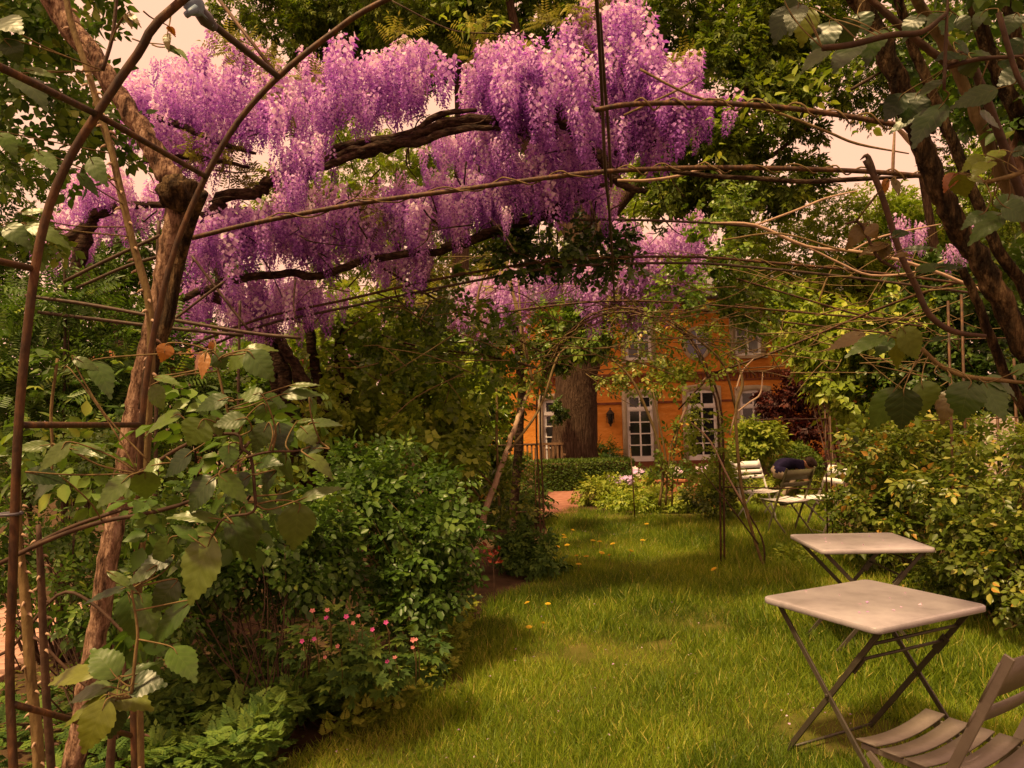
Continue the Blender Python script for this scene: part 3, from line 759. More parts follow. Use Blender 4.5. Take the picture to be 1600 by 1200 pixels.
shrub('shaded_rose_bush', 'shaded rose bush in the left foreground behind the geranium', 420, 3.9, [ell(430, 850, 120, 100, 4.3, .35), ell(350, 900, 110, 80, 4.3, .35), ell(490, 880, 70, 70, 4.3, .3), ell(300, 850, 90, 90, 4.3, .4)], 2000, T_ROSE, .115, 'rose_leaf', 52, 100, .4, 34, .005, shell=.5, bias=-.1)
shrub('glossy_shrub', 'tall glossy leaved shrub left of the far arch', 600, 7.6, [ell(600, 600, 110, 90, 7.6, .7), ell(520, 670, 110, 90, 7.4, .7), ell(690, 620, 70, 80, 7.8, .6), ell(640, 700, 110, 60, 7.2, .6), ell(560, 520, 80, 50, 7.8, .6)], 2300, T_IVY_LO, .19, 'bright_shrub', 53, 120, .34, 18, .014, droop=.5, stem_mat='cane')
shrub('lance_leaved_shrub', 'light green shrub with drooping narrow leaves beside the house', 730, 10.5, [ell(725, 620, 44, 56, 10.5, .6), ell(735, 690, 48, 56, 10.2, .6), ell(695, 565, 46, 46, 10.6, .6)], 1200, T_LANCE, .26, 'lance_leaf', 54, 50, .34, 8, .02, droop=.7, bias=.15)
shrub('ferny_shrub', 'ferny leaved shrub at the far left behind the iron post', 90, 5.2, [ell(90, 540, 110, 100, 5.2, .5), ell(210, 620, 100, 110, 5.4, .5), ell(20, 680, 110, 110, 5.0, .5)], 2000, T_PIN, .20, 'rose_leaf', 55, 90, .32, 12, .015)
shrub('dark_leaved_shrub', 'dark leaved shrub low between the left trunk and the brick path', 150, 3.6, [ell(120, 800, 130, 110, 3.7, .4), ell(200, 930, 110, 80, 3.5, .35), ell(60, 900, 70, 60, 3.8, .3)], 1500, T_ROSE, .09, 'rose_leaf', 56, 70, .32, 30, .006, shell=.5)
shrub('ivy_shrub', 'ivy clad thicket under the wisteria at left', 330, 8.2, [ell(320, 620, 130, 70, 8.2, .7), ell(440, 640, 110, 80, 8.0, .7), ell(240, 700, 120, 90, 8, .7)], 1900, T_IVY_LO, .18, 'lance_leaf', 57, 90, .34, 12, .02)
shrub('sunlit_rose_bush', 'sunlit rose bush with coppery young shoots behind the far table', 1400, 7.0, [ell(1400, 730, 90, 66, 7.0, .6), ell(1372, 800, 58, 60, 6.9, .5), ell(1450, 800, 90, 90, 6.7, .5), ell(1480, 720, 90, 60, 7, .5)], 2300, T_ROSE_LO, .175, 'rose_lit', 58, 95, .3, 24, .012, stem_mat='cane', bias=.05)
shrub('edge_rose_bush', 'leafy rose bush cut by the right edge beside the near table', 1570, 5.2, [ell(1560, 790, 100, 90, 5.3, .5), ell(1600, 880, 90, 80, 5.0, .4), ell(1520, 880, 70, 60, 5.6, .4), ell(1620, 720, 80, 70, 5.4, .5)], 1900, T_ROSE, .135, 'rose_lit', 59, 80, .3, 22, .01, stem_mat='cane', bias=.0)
shrub('ivy_hedge', 'dark ivy covered hedge rising at right behind the rose bush', 1470, 10.5, [ell(1450, 560, 120, 90, 10.5, .8), ell(1560, 520, 130, 120, 10.2, .8), ell(1560, 640, 130, 90, 10, .8), ell(1470, 460, 90, 60, 10.8, .7)], 4200, T_IVY_LO, .20, 'ivy_leaf', 60, 150, .28, 14, .03)
shrub('overhanging_climber', 'leafy climber hanging over the right part of the orange house', 1310, 11.0, [ell(1310, 530, 80, 50, 11, .7), ell(1250, 500, 50, 30, 11.2, .6), ell(1350, 610, 70, 70, 10.8, .6), ell(1380, 540, 70, 60, 10.8, .6)], 1700, T_FAR5, .26, 'bright_shrub', 61, 80, .34, 14, .014, cat='climber', stem_mat='cane_pale', bias=.1, droop=.5)
shrub('purple_maple', 'dark purple leaved maple against the right end of the orange house', 1245, 15.6, [ell(1245, 640, 52, 50, 15.6, .6), ell(1265, 700, 45, 50, 15.4, .5), ell(1225, 610, 35, 25, 15.6, .4)], 2100, T_FAR5, .17, 'maple_leaf', 62, 60, .34, 8, .02, cat='tree')
shrub('lime_shrub', 'bright lime green shrub in front of the right hand window', 1188, 13.6, [ell(1185, 688, 36, 26, 13.6, .4), ell(1170, 715, 30, 20, 13.5, .35)], 800, T_FAR5, .17, 'lime_leaf', 63, 34, .34, 8, .01)
shrub('box_ball', 'clipped round box bush beside the purple maple', 1243, 14.4, [ell(1243, 728, 36, 34, 14.0, .44)], 2600, T_FAR5, .07, 'box_leaf', 64, 200, .14, 0, shell=.93, up=.5, bias=.28)
shrub('wall_fern', 'small dark fern at the foot of the orange wall', 940, 20.0, [ell(940, 706, 18, 14, 20, .3)], 160, T_PIN, .28, 'ivy_leaf', 65, 14, .5, 0)
shrub('low_border_plant', 'low leafy plant at the foot of the left arch post', 850, 7.6, [ell(845, 875, 38, 26, 7.4, .25), ell(810, 860, 40, 34, 7.7, .25)], 900, T_FAR5, .11, 'cover_leaf', 66, 44, .36, 5, .004)
shrub('shade_border_plant', 'rounded leafy clump behind the left arch post by the path', 815, 11.2, [ell(818, 790, 42, 34, 11.2, .4), ell(780, 800, 40, 34, 11, .4), ell(770, 770, 40, 40, 11.5, .4)], 1100, T_FAR5, .16, 'cover_leaf', 67, 44, .36, 5, .005, bias=.1)
shrub('yellow_perennial', 'yellowish perennial clump beside the brick path', 945, 13.2, [ell(945, 772, 42, 18, 13.0, .45), ell(1000, 768, 34, 13, 13.4, .4)], 1000, T_FAR5, .14, 'yellow_cover', 68, 44, .36, 4, .004)
shrub('rounded_perennial', 'fresh green perennial clump at the far edge of the lawn', 1010, 12.1, [ell(985, 788, 44, 19, 12.0, .45), ell(1042, 788, 40, 17, 12.1, .45)], 1300, T_FAR5, .13, 'bright_shrub', 69, 44, .36, 4, .004, bias=.22)
shrub('weedy_clump', 'low weedy plants in the grass behind the far table', 1290, 7.6, [ell(1250, 885, 50, 18, 7.6, .3), ell(1330, 890, 60, 24, 7.4, .3), ell(1400, 905, 60, 26, 7.0, .3)], 1100, T_FAR5, .11, 'yellow_cover', 70, 50, .4, 0, bias=-.1)
shrub('right_low_plant', 'low leafy growth under the rose bush at the right edge', 1530, 5.9, [ell(1500, 915, 80, 36, 6.0, .3), ell(1590, 940, 60, 36, 5.5, .3)], 1200, T_ROSE, .10, 'rose_lit', 71, 54, .36, 0, bias=-.15)
shrub('path_side_bush', 'low bush right of the terracotta trough under the roses', 1100, 10.6, [ell(1105, 775, 34, 28, 10.6, .35), ell(1130, 745, 30, 30, 10.8, .35)], 700, T_ROSE_LO, .15, 'rose_lit', 72, 34, .36, 5, .005)
shrub('round_hedge_bush', 'dark rounded bush closing the left end of the clipped hedge', 815, 15.0, [ell(812, 748, 34, 36, 15, .45)], 1600, T_FAR5, .085, 'box_leaf', 73, 120, .18, 0, shell=.9, bias=.05)
shrub('sun_border', 'sunny weedy border behind the folding chairs', 1250, 13.0, [ell(1190, 775, 45, 20, 12.6, .4), ell(1260, 780, 50, 20, 12.4, .4), ell(1310, 775, 40, 24, 12, .4)], 1100, T_FAR5, .15, 'yellow_cover', 74, 50, .4, 0)
# climbers on the iron frame
shrub('dark_climber', 'dark leafy climber matted under the central wisteria', 860, 6.4, [ell(860, 375, 80, 36, 6.4, .5), ell(800, 410, 60, 34, 6.3, .4), ell(940, 400, 50, 34, 6.6, .4)], 480, T_IVY, .14, 'ivy_leaf', 75, 50, .4, 0, cat='climber')
shrub('post_climber', 'leafy climber clothing the frame right of the hanging wisteria', 1125, 7.8, [ell(1125, 330, 44, 50, 7.8, .35), ell(1140, 410, 40, 60, 7.8, .35), ell(1080, 450, 60, 40, 7.6, .4), ell(1180, 470, 50, 40, 7.9, .4)], 800, T_IVY_LO, .14, 'lance_leaf', 76, 60, .36, 0, cat='climber', bias=.15)
shrub('arch_climber', 'sparse rose climber over the top of the far arch', 1010, 8.6, [ell(1000, 515, 60, 30, 8.6, .4), ell(1050, 545, 50, 30, 8.4, .4), ell(1110, 500, 60, 36, 8.4, .4)], 260, T_ROSE_LO, .15, 'rose_lit', 77, 40, .42, 0, cat='climber', bias=.1)
shrub('left_frame_climber', 'dark vine leaves hanging on the rods left of the arch', 700, 6.8, [ell(690, 480, 60, 50, 6.8, .4), ell(640, 540, 60, 50, 6.8, .4), ell(760, 540, 50, 60, 7, .4)], 420, T_IVY_LO, .15, 'lance_leaf', 78, 50, .42, 0, cat='climber')
shrub('left_canopy_climber', 'dark rose canopy overhead at the top left behind the iron arch', -40, 3.0, [ell(60, 120, 110, 110, 2.9, .35), ell(100, 240, 90, 90, 3.0, .3), ell(0, 300, 90, 90, 3.0, .3), ell(170, 80, 60, 60, 3.1, .25), ell(30, -20, 130, 90, 2.8, .4), ell(-160, 150, 130, 200, 3, .5)], 1500, T_ROSE, .11, 'rose_leaf', 79, 80, .34, 0, cat='climber', bias=.1)
# clipped hedge before the old tree
def hedge():
    c = P(912, 742, 15.8); k = F / 15.8
    root = thing('clipped_hedge', 'low clipped box hedge in front of the old tree', 'hedge', gz(c))
    w, dp, h = 150 / k, .55, .60
    link('hedge_core', box_mesh('hedge_core', (w - .12, dp - .12, h - .08), (c.x, c.y, (h - .08) / 2)), M['soil'], root)
    rng = np.random.default_rng(9); n = 8000
    face = rng.choice(4, n, p=[.46, .34, .1, .1])
    u, v = rng.uniform(-.5, .5, n), rng.uniform(-.5, .5, n)
    p = np.zeros((n, 3)); nn = np.zeros((n, 3))
    f = face == 0; p[f] = np.column_stack([u[f] * w, np.full(f.sum(), -dp / 2), (v[f] + .5) * h]); nn[f] = (0, -1, .2)
    f = face == 1; p[f] = np.column_stack([u[f] * w, v[f] * dp, np.full(f.sum(), h)]); nn[f] = (0, 0, 1)
    f = face == 2; p[f] = np.column_stack([np.full(f.sum(), -w / 2), u[f] * dp, (v[f] + .5) * h]); nn[f] = (-1, 0, .2)
    f = face == 3; p[f] = np.column_stack([np.full(f.sum(), w / 2), u[f] * dp, (v[f] + .5) * h]); nn[f] = (1, 0, .2)
    p += rng.normal(0, .009, (n, 3)) + np.array((c.x, c.y, 0)); p[:, 2] = np.maximum(p[:, 2], .02)
    scatter('foliage', T_FAR5, p, nn + rng.normal(0, .5, (n, 3)), nn + rng.normal(0, .4, (n, 3)) + (0, 0, .5), .05 * rng.uniform(.7, 1.2, n), M['box_leaf'], root, rng=rng)
hedge()

# ================================================================== IRON FRAME
def pl(pts, d):
    """pixel polyline -> world; d is one depth or one per point (or a pair: first and last)"""
    n = len(pts)
    if np.isscalar(d): ds = [d] * n
    elif len(d) == 2 and n != 2: ds = list(np.linspace(d[0], d[1], n))
    else: ds = d
    return [P(a, b, e) for (a, b), e in zip(pts, ds)]
def front_arches():
    root = thing('iron_arch', 'rusty tubular iron arch in the left foreground', 'arch', (-.86, 1.35, 0))
    r = .0078
    a1 = [(-.87, 1.35, 0), (-.87, 1.35, .6)] + [tuple(p) for p in pl([(16, 1100), (20, 900), (27, 700), (38, 560), (62, 380), (100, 265), (160, 165), (215, 85), (285, 0)], 1.35)] + [(-.2, 1.35, 2.62), (.25, 1.35, 2.83), (.75, 1.35, 2.92), (1.5, 1.35, 2.7), (2.1, 1.35, 2.1), (2.3, 1.35, 1.3), (2.3, 1.35, 0)]
    tube('arch_tube', a1, r, M['rust'], root, 10, 4)
    a2 = [(-.89, 1.78, 0), (-.89, 1.78, .5)] + [tuple(p) for p in pl([(208, 1100), (213, 900), (220, 700), (228, 600), (245, 500), (275, 385), (322, 275), (372, 190), (435, 120), (515, 55), (602, 0)], 1.78)] + [(.1, 1.78, 2.75), (.6, 1.78, 2.95), (1.3, 1.78, 2.85), (2.0, 1.78, 2.3), (2.3, 1.78, 1.4), (2.3, 1.78, 0)]
    tube('arch_tube', a2, r * .9, M['rust'], root, 10, 4)
    for a, b, da, db in (((30, 664), (221, 664), 1.35, 1.78), ((150, 178), (322, 276), 1.35, 1.78), ((-60, 395), (52, 420), 1.2, 1.35), ((-40, 85), (150, 178), 1.0, 1.35), ((20, 1100), (208, 1150), 1.35, 1.78)):
        tube('rung', [P(*a, da), P(*b, db)], r * .8, M['rust'], root, 8, 1)
    tube('brace', [P(435, 120, 1.78), P(285, 0, 1.40), P(200, -70, 1.15)], r * .95, M['dark_iron'], root, 8, 3)
    tube('brace', [P(435, 120, 1.79), P(335, -10, 1.9)], r * .6, M['rust'], root, 8, 1)
    # clamp tied to the brace
    c = P(312, 22, 1.45); dr = (P(435, 120, 1.78) - P(285, 0, 1.40)).normalized()
    k = thing('blue_clamp', 'blue grey clamp fastened to the iron brace at the top left', 'clamp', c)
    b1 = P(297, -6, 1.41); b2 = P(306, 24, 1.415); b3 = P(290, 24, 1.39)
    tube('wrapped_band', [b1, P(303, 8, 1.41), b2], [.017, .020, .014], M['clamp_blue'], k, 8, 3, .12)
    tube('lever', [P(308, 12, 1.40), b3], [.007, .006], M['clamp_blue'], k, 6, 1)
    tube('jaw', [P(310, 16, 1.43), P(322, 30, 1.46), P(334, 43, 1.49)], [.012, .015, .009], M['clamp_dark'], k, 8, 3)
    tube('wire', [P(306, 10, 1.41), P(318, 24, 1.435), P(332, 40, 1.47)], .0035, M['clamp_blue'], k, 5, 3)
    # cable tie round the left post
    ct = thing('cable_tie', 'dark cable tie around the left iron post', 'tie', P(17, 803, 1.35))
    c = P(17, 803, 1.35)
    tube('band', [c + Vector((.0175 * math.cos(a), .0175 * math.sin(a), 0)) for a in np.linspace(0, 6.1, 12)], .003, M['clamp_dark'], ct, 5, 1)
    tube('tail', [c + Vector((-.012, -.015, 0)), c + Vector((-.02, -.03, -.03))], .0025, M['cane_pale'], ct, 5, 1)
front_arches()

def frame_rods():
    root = thing('pergola_frame', 'long rusty rods and ribs of the pergola under the wisteria', 'pergola', PZ(952, 900))
    r1 = M['rust']
    def hoop(pts, d, r, mat=r1, name='rail'): tube(name, pl(pts, d), r, mat, root, 8, 4)
    hoop([(300, 372), (400, 348), (560, 318), (700, 299), (830, 281), (945, 268), (1100, 262), (1250, 264), (1370, 269), (1470, 278)], 4.3, .0145)
    hoop([(930, 172), (985, 163), (1080, 161), (1190, 165), (1300, 178), (1400, 195), (1460, 206)], 3.5, .013)
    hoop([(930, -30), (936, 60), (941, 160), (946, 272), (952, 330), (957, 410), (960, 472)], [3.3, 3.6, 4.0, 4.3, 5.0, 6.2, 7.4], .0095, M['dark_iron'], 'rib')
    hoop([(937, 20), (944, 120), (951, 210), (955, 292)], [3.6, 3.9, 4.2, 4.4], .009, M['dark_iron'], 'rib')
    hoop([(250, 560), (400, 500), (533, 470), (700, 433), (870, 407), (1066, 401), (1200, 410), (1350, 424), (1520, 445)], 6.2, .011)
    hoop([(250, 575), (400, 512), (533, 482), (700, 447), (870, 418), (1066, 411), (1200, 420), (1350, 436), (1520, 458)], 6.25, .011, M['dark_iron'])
    hoop([(760, 492), (860, 478), (960, 470), (1060, 473), (1180, 482), (1320, 494), (1420, 500)], 7.4, .010)
    hoop([(880, 345), (960, 343), (1100, 348), (1200, 356)], 6.0, .010, M['dark_iron'])
    hoop([(540, 500), (640, 538), (760, 556), (840, 575)], 7.2, .011)
    hoop([(600, 420), (700, 478), (780, 515), (845, 550)], [6.2, 6.8, 7.4, 8.0], .011)
    hoop([(1060, 480), (1200, 500), (1330, 515), (1440, 525)], 8.0, .010)
    hoop([(1110, 585), (1215, 548), (1330, 500), (1420, 465), (1500, 440)], [7.6, 7.3, 7.0, 6.6, 6.2], .012)
    hoop([(1150, 435), (1240, 462), (1350, 494), (1440, 510)], 7.4, .010)
    # left shaded rails
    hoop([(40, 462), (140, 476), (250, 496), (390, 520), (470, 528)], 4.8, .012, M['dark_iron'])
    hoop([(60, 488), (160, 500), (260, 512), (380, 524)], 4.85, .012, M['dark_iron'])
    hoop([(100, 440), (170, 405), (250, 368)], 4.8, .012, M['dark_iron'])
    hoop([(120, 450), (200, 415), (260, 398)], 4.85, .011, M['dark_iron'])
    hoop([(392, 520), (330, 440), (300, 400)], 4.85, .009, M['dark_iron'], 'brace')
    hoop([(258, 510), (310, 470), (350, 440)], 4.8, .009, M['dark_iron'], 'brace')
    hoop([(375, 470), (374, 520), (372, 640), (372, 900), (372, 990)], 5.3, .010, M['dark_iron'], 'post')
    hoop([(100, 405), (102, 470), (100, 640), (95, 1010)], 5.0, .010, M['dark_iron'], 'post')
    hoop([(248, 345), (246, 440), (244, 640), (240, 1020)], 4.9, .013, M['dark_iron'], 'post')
frame_rods()

def far_arch():
    pL, pR = PZ(846, 862), PZ(1132, 890)
    root = thing('garden_arch', 'slender double rod arch spanning the lawn in the middle distance', 'arch', (pL + pR) / 2)
    m = M['rust']; dl, dr_ = DEP(pL), DEP(pR)
    for o in (0, 1):
        off = o * 6
        tube('arch_rod', [pL + Vector((o * .035, 0, 0)), P(842 + off, 760, dl), P(838 + off, 650, dl)] + pl([(846 + off, 590), (880 + off * .6, 530), (925, 492 + off), (975, 481 + off), (1030, 493 + off), (1080 - off * .6, 530), (1112 - off, 590)], (dl, dr_)) + [P(1128 - off, 650, dr_), P(1131 - off, 770, dr_), pR - Vector((o * .035, 0, 0))], .0105, m, root, 7, 3)
    for a, b, da, db in (((690, 697), (840, 695), dl + .4, dl), ((560, 700), (690, 697), dl + .8, dl + .4), ((720, 803), (844, 799), dl + .3, dl), ((1133, 761), (1312, 765), dr_, dr_ + .8), ((1180, 656), (1292, 654), dr_ + .3, dr_ + .8), ((1112, 585), (1060, 640), dr_, dr_ + .2)):
        tube('rail', [P(*a, da), P(*b, db)], .008, m, root, 6, 1)
    for px, y0, d_ in ((1289, 640, dr_ + .8), (1297, 650, dr_ + .8), (836, 700, dl + 1.2)):
        tube('post', [P(px, y0, d_), gz(P(px, 760, d_))], .009, m, root, 6, 1)
    tube('rail', [P(985, 700, 11), P(990, 770, 11), gz(P(991, 790, 11))], .010, m, root, 6, 1)
    r2 = thing('trellis', 'rusty trellis posts and wires behind the rose bush at the right edge', 'trellis', gz(P(1540, 700, 6.2)))
    for px, y0 in ((1485, 470), (1506, 460), (1562, 640), (1588, 560)):
        tube('post', [P(px - 4, y0, 6.2), gz(P(px, 760, 6.2))], .011, m, r2, 7, 1)
    for y in (655, 530, 745): tube('wire', [P(1440, y + 3, 6.4), P(1500, y, 6.25), P(1640, y - 4, 6.0)], .006, m, r2, 6, 1)
far_arch()

# ================================================================== WISTERIA
def raceme_mesh(seed, n=96, pale=False):
    r = random.Random(seed); rng = np.random.default_rng(seed)
    V, f, rn = [], [], []
    V += [(-.006, 0, 0), (.006, 0, 0), (.002, 0, -1), (-.002, 0, -1)]; f.append((0, 1, 2, 3)); rn += [.1] * 4
    for i in range(n):
        t = (i + r.random()) / n
        z = -.04 - .96 * t
        rad_ = .155 * (1 - t) ** .6 + .022
        a = i * 2.4 + r.uniform(-.4, .4)
        s = (.108 * (1 - .6 * t)) * r.uniform(.7, 1.3)
        c = Vector((math.cos(a) * rad_, math.sin(a) * rad_, z + r.uniform(-.02, .02)))
        out = Vector((math.cos(a), math.sin(a), r.uniform(-.5, .3))).normalized()
        sd_ = out.cross(Vector((0, 0, 1))).normalized(); up = sd_.cross(out)
        b = len(V)
        # banner petal, raised behind; keel, cupped below
        for q, col in (([(0, .10, 0), (.5, .18, .5), (0, -.12, .95), (-.5, .18, .5)], min(1, .34 + .42 * (1 - t) + .22 * r.random())),
                       ([(0, 0, .1), (.3, .5, -.02), (0, .95, -.3), (-.3, .5, -.02)], .04 + .22 * r.random() + .12 * (1 - t))):
            if t > .72: col *= .55
            b = len(V)
            for x, y, zz in q: V.append(tuple(c + (sd_ * x + out * y + up * zz) * s)); rn.append(col)
            f.append((b, b + 1, b + 2, b + 3))
    return mesh_list('raceme', V, f, rnd=rn)
def wisteria():
    root = thing('wisteria', 'old wisteria draped over the pergola with hanging purple flower clusters', 'wisteria', gz(P(470, 700, 7.2)))
    B = M['bark_wist']
    def br(pts, d, r, name='branch', seg=8, rough=.12, wob=.15): tube(name, pl(pts, d), r, B, root, seg, 5, rough, wob)
    br([(300, 345), (335, 330), (352, 305), (400, 302), (425, 280), (470, 262), (520, 246), (580, 236), (640, 218), (700, 193), (760, 188), (810, 200), (870, 190), (920, 160)], 5.6, [.036, .046, .044, .04, .046, .043, .046, .048, .043, .045, .04, .03, .02, .01], 'branch', 12, .14, .2)
    br([(420, 285), (480, 270), (530, 252), (590, 226), (650, 224), (700, 205), (770, 200), (830, 215)], 5.56, [.02, .028, .03, .028, .03, .028, .02, .008])
    br([(500, 250), (540, 228), (600, 218), (650, 205), (690, 178), (745, 172)], 5.6, [.03, .035, .035, .03, .025, .015])
    br([(870, 170), (895, 205), (930, 238), (950, 265), (975, 290), (1010, 300)], 5.5, [.05, .05, .05, .045, .03, .02])
    br([(930, 165), (955, 190), (1000, 192), (1020, 168)], 5.5, [.03, .025, .022, .015])
    br([(960, 240), (1000, 228), (1040, 215), (1060, 190)], 5.6, [.02, .018, .014, .01])
    br([(280, 470), (360, 440), (440, 428), (500, 432), (560, 410), (640, 396), (700, 390), (770, 365), (850, 340), (930, 305)], 6.1, [.03, .03, .032, .032, .032, .03, .032, .03, .026, .012], 'branch', 10, .13, .18)
    br([(690, 388), (740, 372), (790, 352), (850, 335), (905, 300), (960, 285)], 6.0, [.035, .035, .03, .03, .025, .015])
    br([(60, 400), (130, 360), (150, 335), (210, 320), (280, 322)], 6.0, [.04, .06, .05, .035, .02])
    br([(130, 365), (125, 420), (150, 460), (178, 490), (190, 540), (185, 700), (180, 880)], 6.0, [.06, .055, .06, .055, .05, .05, .06], 'stem')
    br([(235, 180), (290, 200), (350, 225), (400, 240)], 5.4, [.03, .025, .02, .01])
    br([(215, 255), (280, 245), (340, 250), (390, 262)], 5.5, [.015, .02, .02, .01])
    # trunk and rising stems
    br([(478, 905), (474, 800), (466, 700), (452, 640), (444, 590), (425, 540), (390, 500), (370, 470), (330, 450), (280, 440)], 7.2, [.09, .08, .075, .07, .07, .065, .06, .055, .05, .03], 'trunk', 10, .18, .25)
    br([(490, 905), (492, 780), (486, 680), (470, 600), (455, 560), (430, 520), (400, 480), (360, 455), (330, 400), (310, 345)], 7.1, [.07, .06, .06, .055, .05, .05, .045, .045, .04, .04], 'stem')
    br([(505, 905), (500, 760), (497, 640), (490, 560), (480, 500), (470, 440)], 7.3, [.06, .06, .055, .05, .05, .04], 'stem')
    br([(525, 905), (515, 760), (512, 660), (480, 600), (460, 565), (440, 540)], 7.0, [.05, .05, .05, .045, .045, .03], 'stem')
    br([(540, 905), (545, 760), (540, 640), (530, 540), (540, 470)], 7.4, [.06, .055, .05, .05, .04], 'stem')
    br([(420, 905), (424, 760), (428, 660), (430, 600), (415, 545)], 7.2, [.06, .05, .05, .05, .04], 'stem')
    br([(270, 470), (330, 465), (370, 475), (420, 490)], 6.6, [.045, .05, .05, .03])
    # fine hanging shoots
    ds = []; rng = np.random.default_rng(3)
    for _ in range(150):
        x = rng.uniform(230, 1080); y = rng.uniform(100, 400) if x > 700 else rng.uniform(180, 470)
        d = rng.uniform(5.2, 6.8); p = np.array(P(x, y, d)); q = p + np.array((rng.normal(0, .16), rng.normal(0, .16), rng.normal(-.1, .22)))
        m = (p + q) / 2 + rng.normal(0, .05, 3)
        ds.append(tube_data([p, m, q], [.007, .005, .003], 4, 3, rng=rng))
    tag(link('shoot_mass', merge('shoot_mass', ds), B, root), kind='stuff')
    # flower clusters: regions of the canopy (photograph outline, depth, number, length)
    bands = [
        ([(205, 110), (330, 80), (400, 98), (560, 68), (720, 90), (716, 122), (640, 140), (560, 150), (480, 170), (420, 165), (300, 205), (200, 170)], 5.9, .7, 370, .32),
        ([(265, 100), (330, 72), (360, 64), (440, 100), (440, 130), (265, 130)], 6.1, .5, 40, .28),
        ([(705, 85), (745, 64), (800, 37), (900, 42), (940, 75), (1000, 112), (1085, 88), (1100, 140), (1080, 170), (900, 170), (800, 150), (720, 125)], 5.8, .7, 330, .34),
        ([(930, 2), (1000, -10), (1004, 40), (1000, 110), (932, 110)], 5.6, .4, 75, .34),
        ([(770, 170), (900, 180), (1060, 165), (1080, 190), (960, 230), (880, 260), (770, 230), (740, 200)], 6.0, .6, 150, .34),
        ([(680, 215), (760, 220), (760, 260), (690, 250)], 6.6, .4, 26, .30),
        ([(400, 318), (520, 318), (600, 298), (660, 282), (760, 272), (900, 262), (945, 285), (890, 300), (760, 312), (690, 335), (560, 342), (400, 335)], 6.3, .6, 300, .32),
        ([(290, 335), (400, 325), (480, 345), (560, 360), (540, 375), (400, 375), (290, 380)], 6.4, .6, 120, .30),
        ([(262, 440), (420, 430), (530, 440), (530, 462), (420, 475), (262, 480)], 6.8, .5, 110, .32),
        ([(580, 388), (660, 383), (668, 400), (585, 405)], 6.4, .3, 26, .31),
        ([(130, 240), (210, 215), (260, 250), (240, 320), (120, 310)], 6.3, .5, 60, .30),
        ([(50, 320), (160, 320), (230, 370), (60, 375)], 6.5, .5, 30, .30),
        ([(430, 240), (455, 225), (495, 228), (490, 255), (450, 275), (430, 280)], 5.3, .2, 28, .26),
        ([(310, 335), (390, 318), (398, 340), (320, 350)], 5.6, .3, 30, .30),
        ([(200, 120), (260, 110), (320, 190), (320, 240), (240, 225)], 5.6, .4, 45, .28),
    ]
    bands_far = [
        ([(742, 425), (800, 420), (870, 405), (868, 440), (800, 470), (742, 460)], 9.4, .5, 95, .48),
        ([(895, 415), (950, 405), (1090, 385), (1080, 430), (1000, 450), (900, 440)], 9.2, .5, 150, .50),
        ([(960, 340), (1100, 345), (1090, 380), (980, 385)], 8.8, .5, 70, .42),
        ([(540, 480), (680, 470), (800, 470), (800, 520), (560, 520)], 12, .8, 110, .5),
        ([(300, 500), (380, 500), (400, 545), (300, 560)], 9, .4, 34, .36),
        ([(205, 560), (240, 540), (580, 530), (580, 575), (240, 570)], 11, .6, 40, .4),
        ([(1398, 335), (1436, 335), (1440, 365), (1400, 362)], 9.5, .3, 12, .3),
        ([(1462, 362), (1508, 368), (1508, 385), (1462, 380)], 9.0, .3, 14, .3),
    ]
    variants = [raceme_mesh(s) for s in (1, 2, 3, 4)]
    for v in variants: v.materials.append(M['wist'])
    def tops(bs, seed, dens=.80):
        rng = np.random.default_rng(seed); out = []
        for poly, d, dd, n, ln in bs:
            q = np.array(poly, float); got = 0; n = int(n * dens)
            while got < n:
                c = np.array([[rng.uniform(q[:, 0].min(), q[:, 0].max()), rng.uniform(q[:, 1].min(), q[:, 1].max())]])
                if not inpoly(c, poly): continue
                dep = d + rng.uniform(-dd, dd); spur = rng.uniform(.75, 1.2)
                # the flowers hang in gathered bunches from short spurs
                for _ in range(int(rng.integers(2, 8))):
                    e = dep + rng.normal(0, .10); k = F / e
                    out.append((P(c[0, 0] + rng.normal(0, .085) * k, c[0, 1] + rng.normal(0, .07) * k, e), ln * spur * rng.uniform(.65, 1.35), e)); got += 1
        return out
    near = tops(bands, 4)
    near.sort(key=lambda e: e[2] - e[1] * 2)
    rng = np.random.default_rng(6)
    def mtx(p, ln):
        return Matrix.Translation(p) @ Euler((rng.normal(0, .10), rng.normal(0, .10), rng.uniform(0, 6.28))).to_matrix().to_4x4() @ Matrix.Diagonal((ln * rng.uniform(.8, 1.1), ln * rng.uniform(.8, 1.1), ln, 1))
    for i, (p, ln, dep) in enumerate(near[:300]):
        link('raceme', variants[i % 4], None, root, world=mtx(p, ln))
    def joined(name, lst, mat, par, bias=0.0):
        Vs, Ls, Ss, Rs, o = [], [], [], [], 0
        src = []
        for v in variants:
            co = np.zeros(len(v.vertices) * 3, np.float32); v.vertices.foreach_get('co', co)
            lp = np.zeros(len(v.loops), np.int32); v.loops.foreach_get('vertex_index', lp)
            rn = np.zeros(len(v.vertices), np.float32); v.attributes['rnd'].data.foreach_get('value', rn)
            src.append((co.reshape(-1, 3), lp, len(v.polygons), rn))
        for i, (p, ln, dep) in enumerate(lst):
            co, lp, nf, rn = src[i % 4]; m = np.array(mtx(p, ln))
            Vs.append(co @ m[:3, :3].T + m[:3, 3]); Ls.append(lp + o); Ss.append(np.full(nf, 4)); Rs.append(np.clip(rn + rng.normal(bias, .16), 0, 1)); o += len(co)
        ob = link(name, mesh_np(name, np.concatenate(Vs), np.concatenate(Ls), np.concatenate(Ss), rnd=np.concatenate(Rs)), mat, par)
        return tag(ob, kind='stuff')
    joined('flower_mass', near[300:], M['wist'], root)
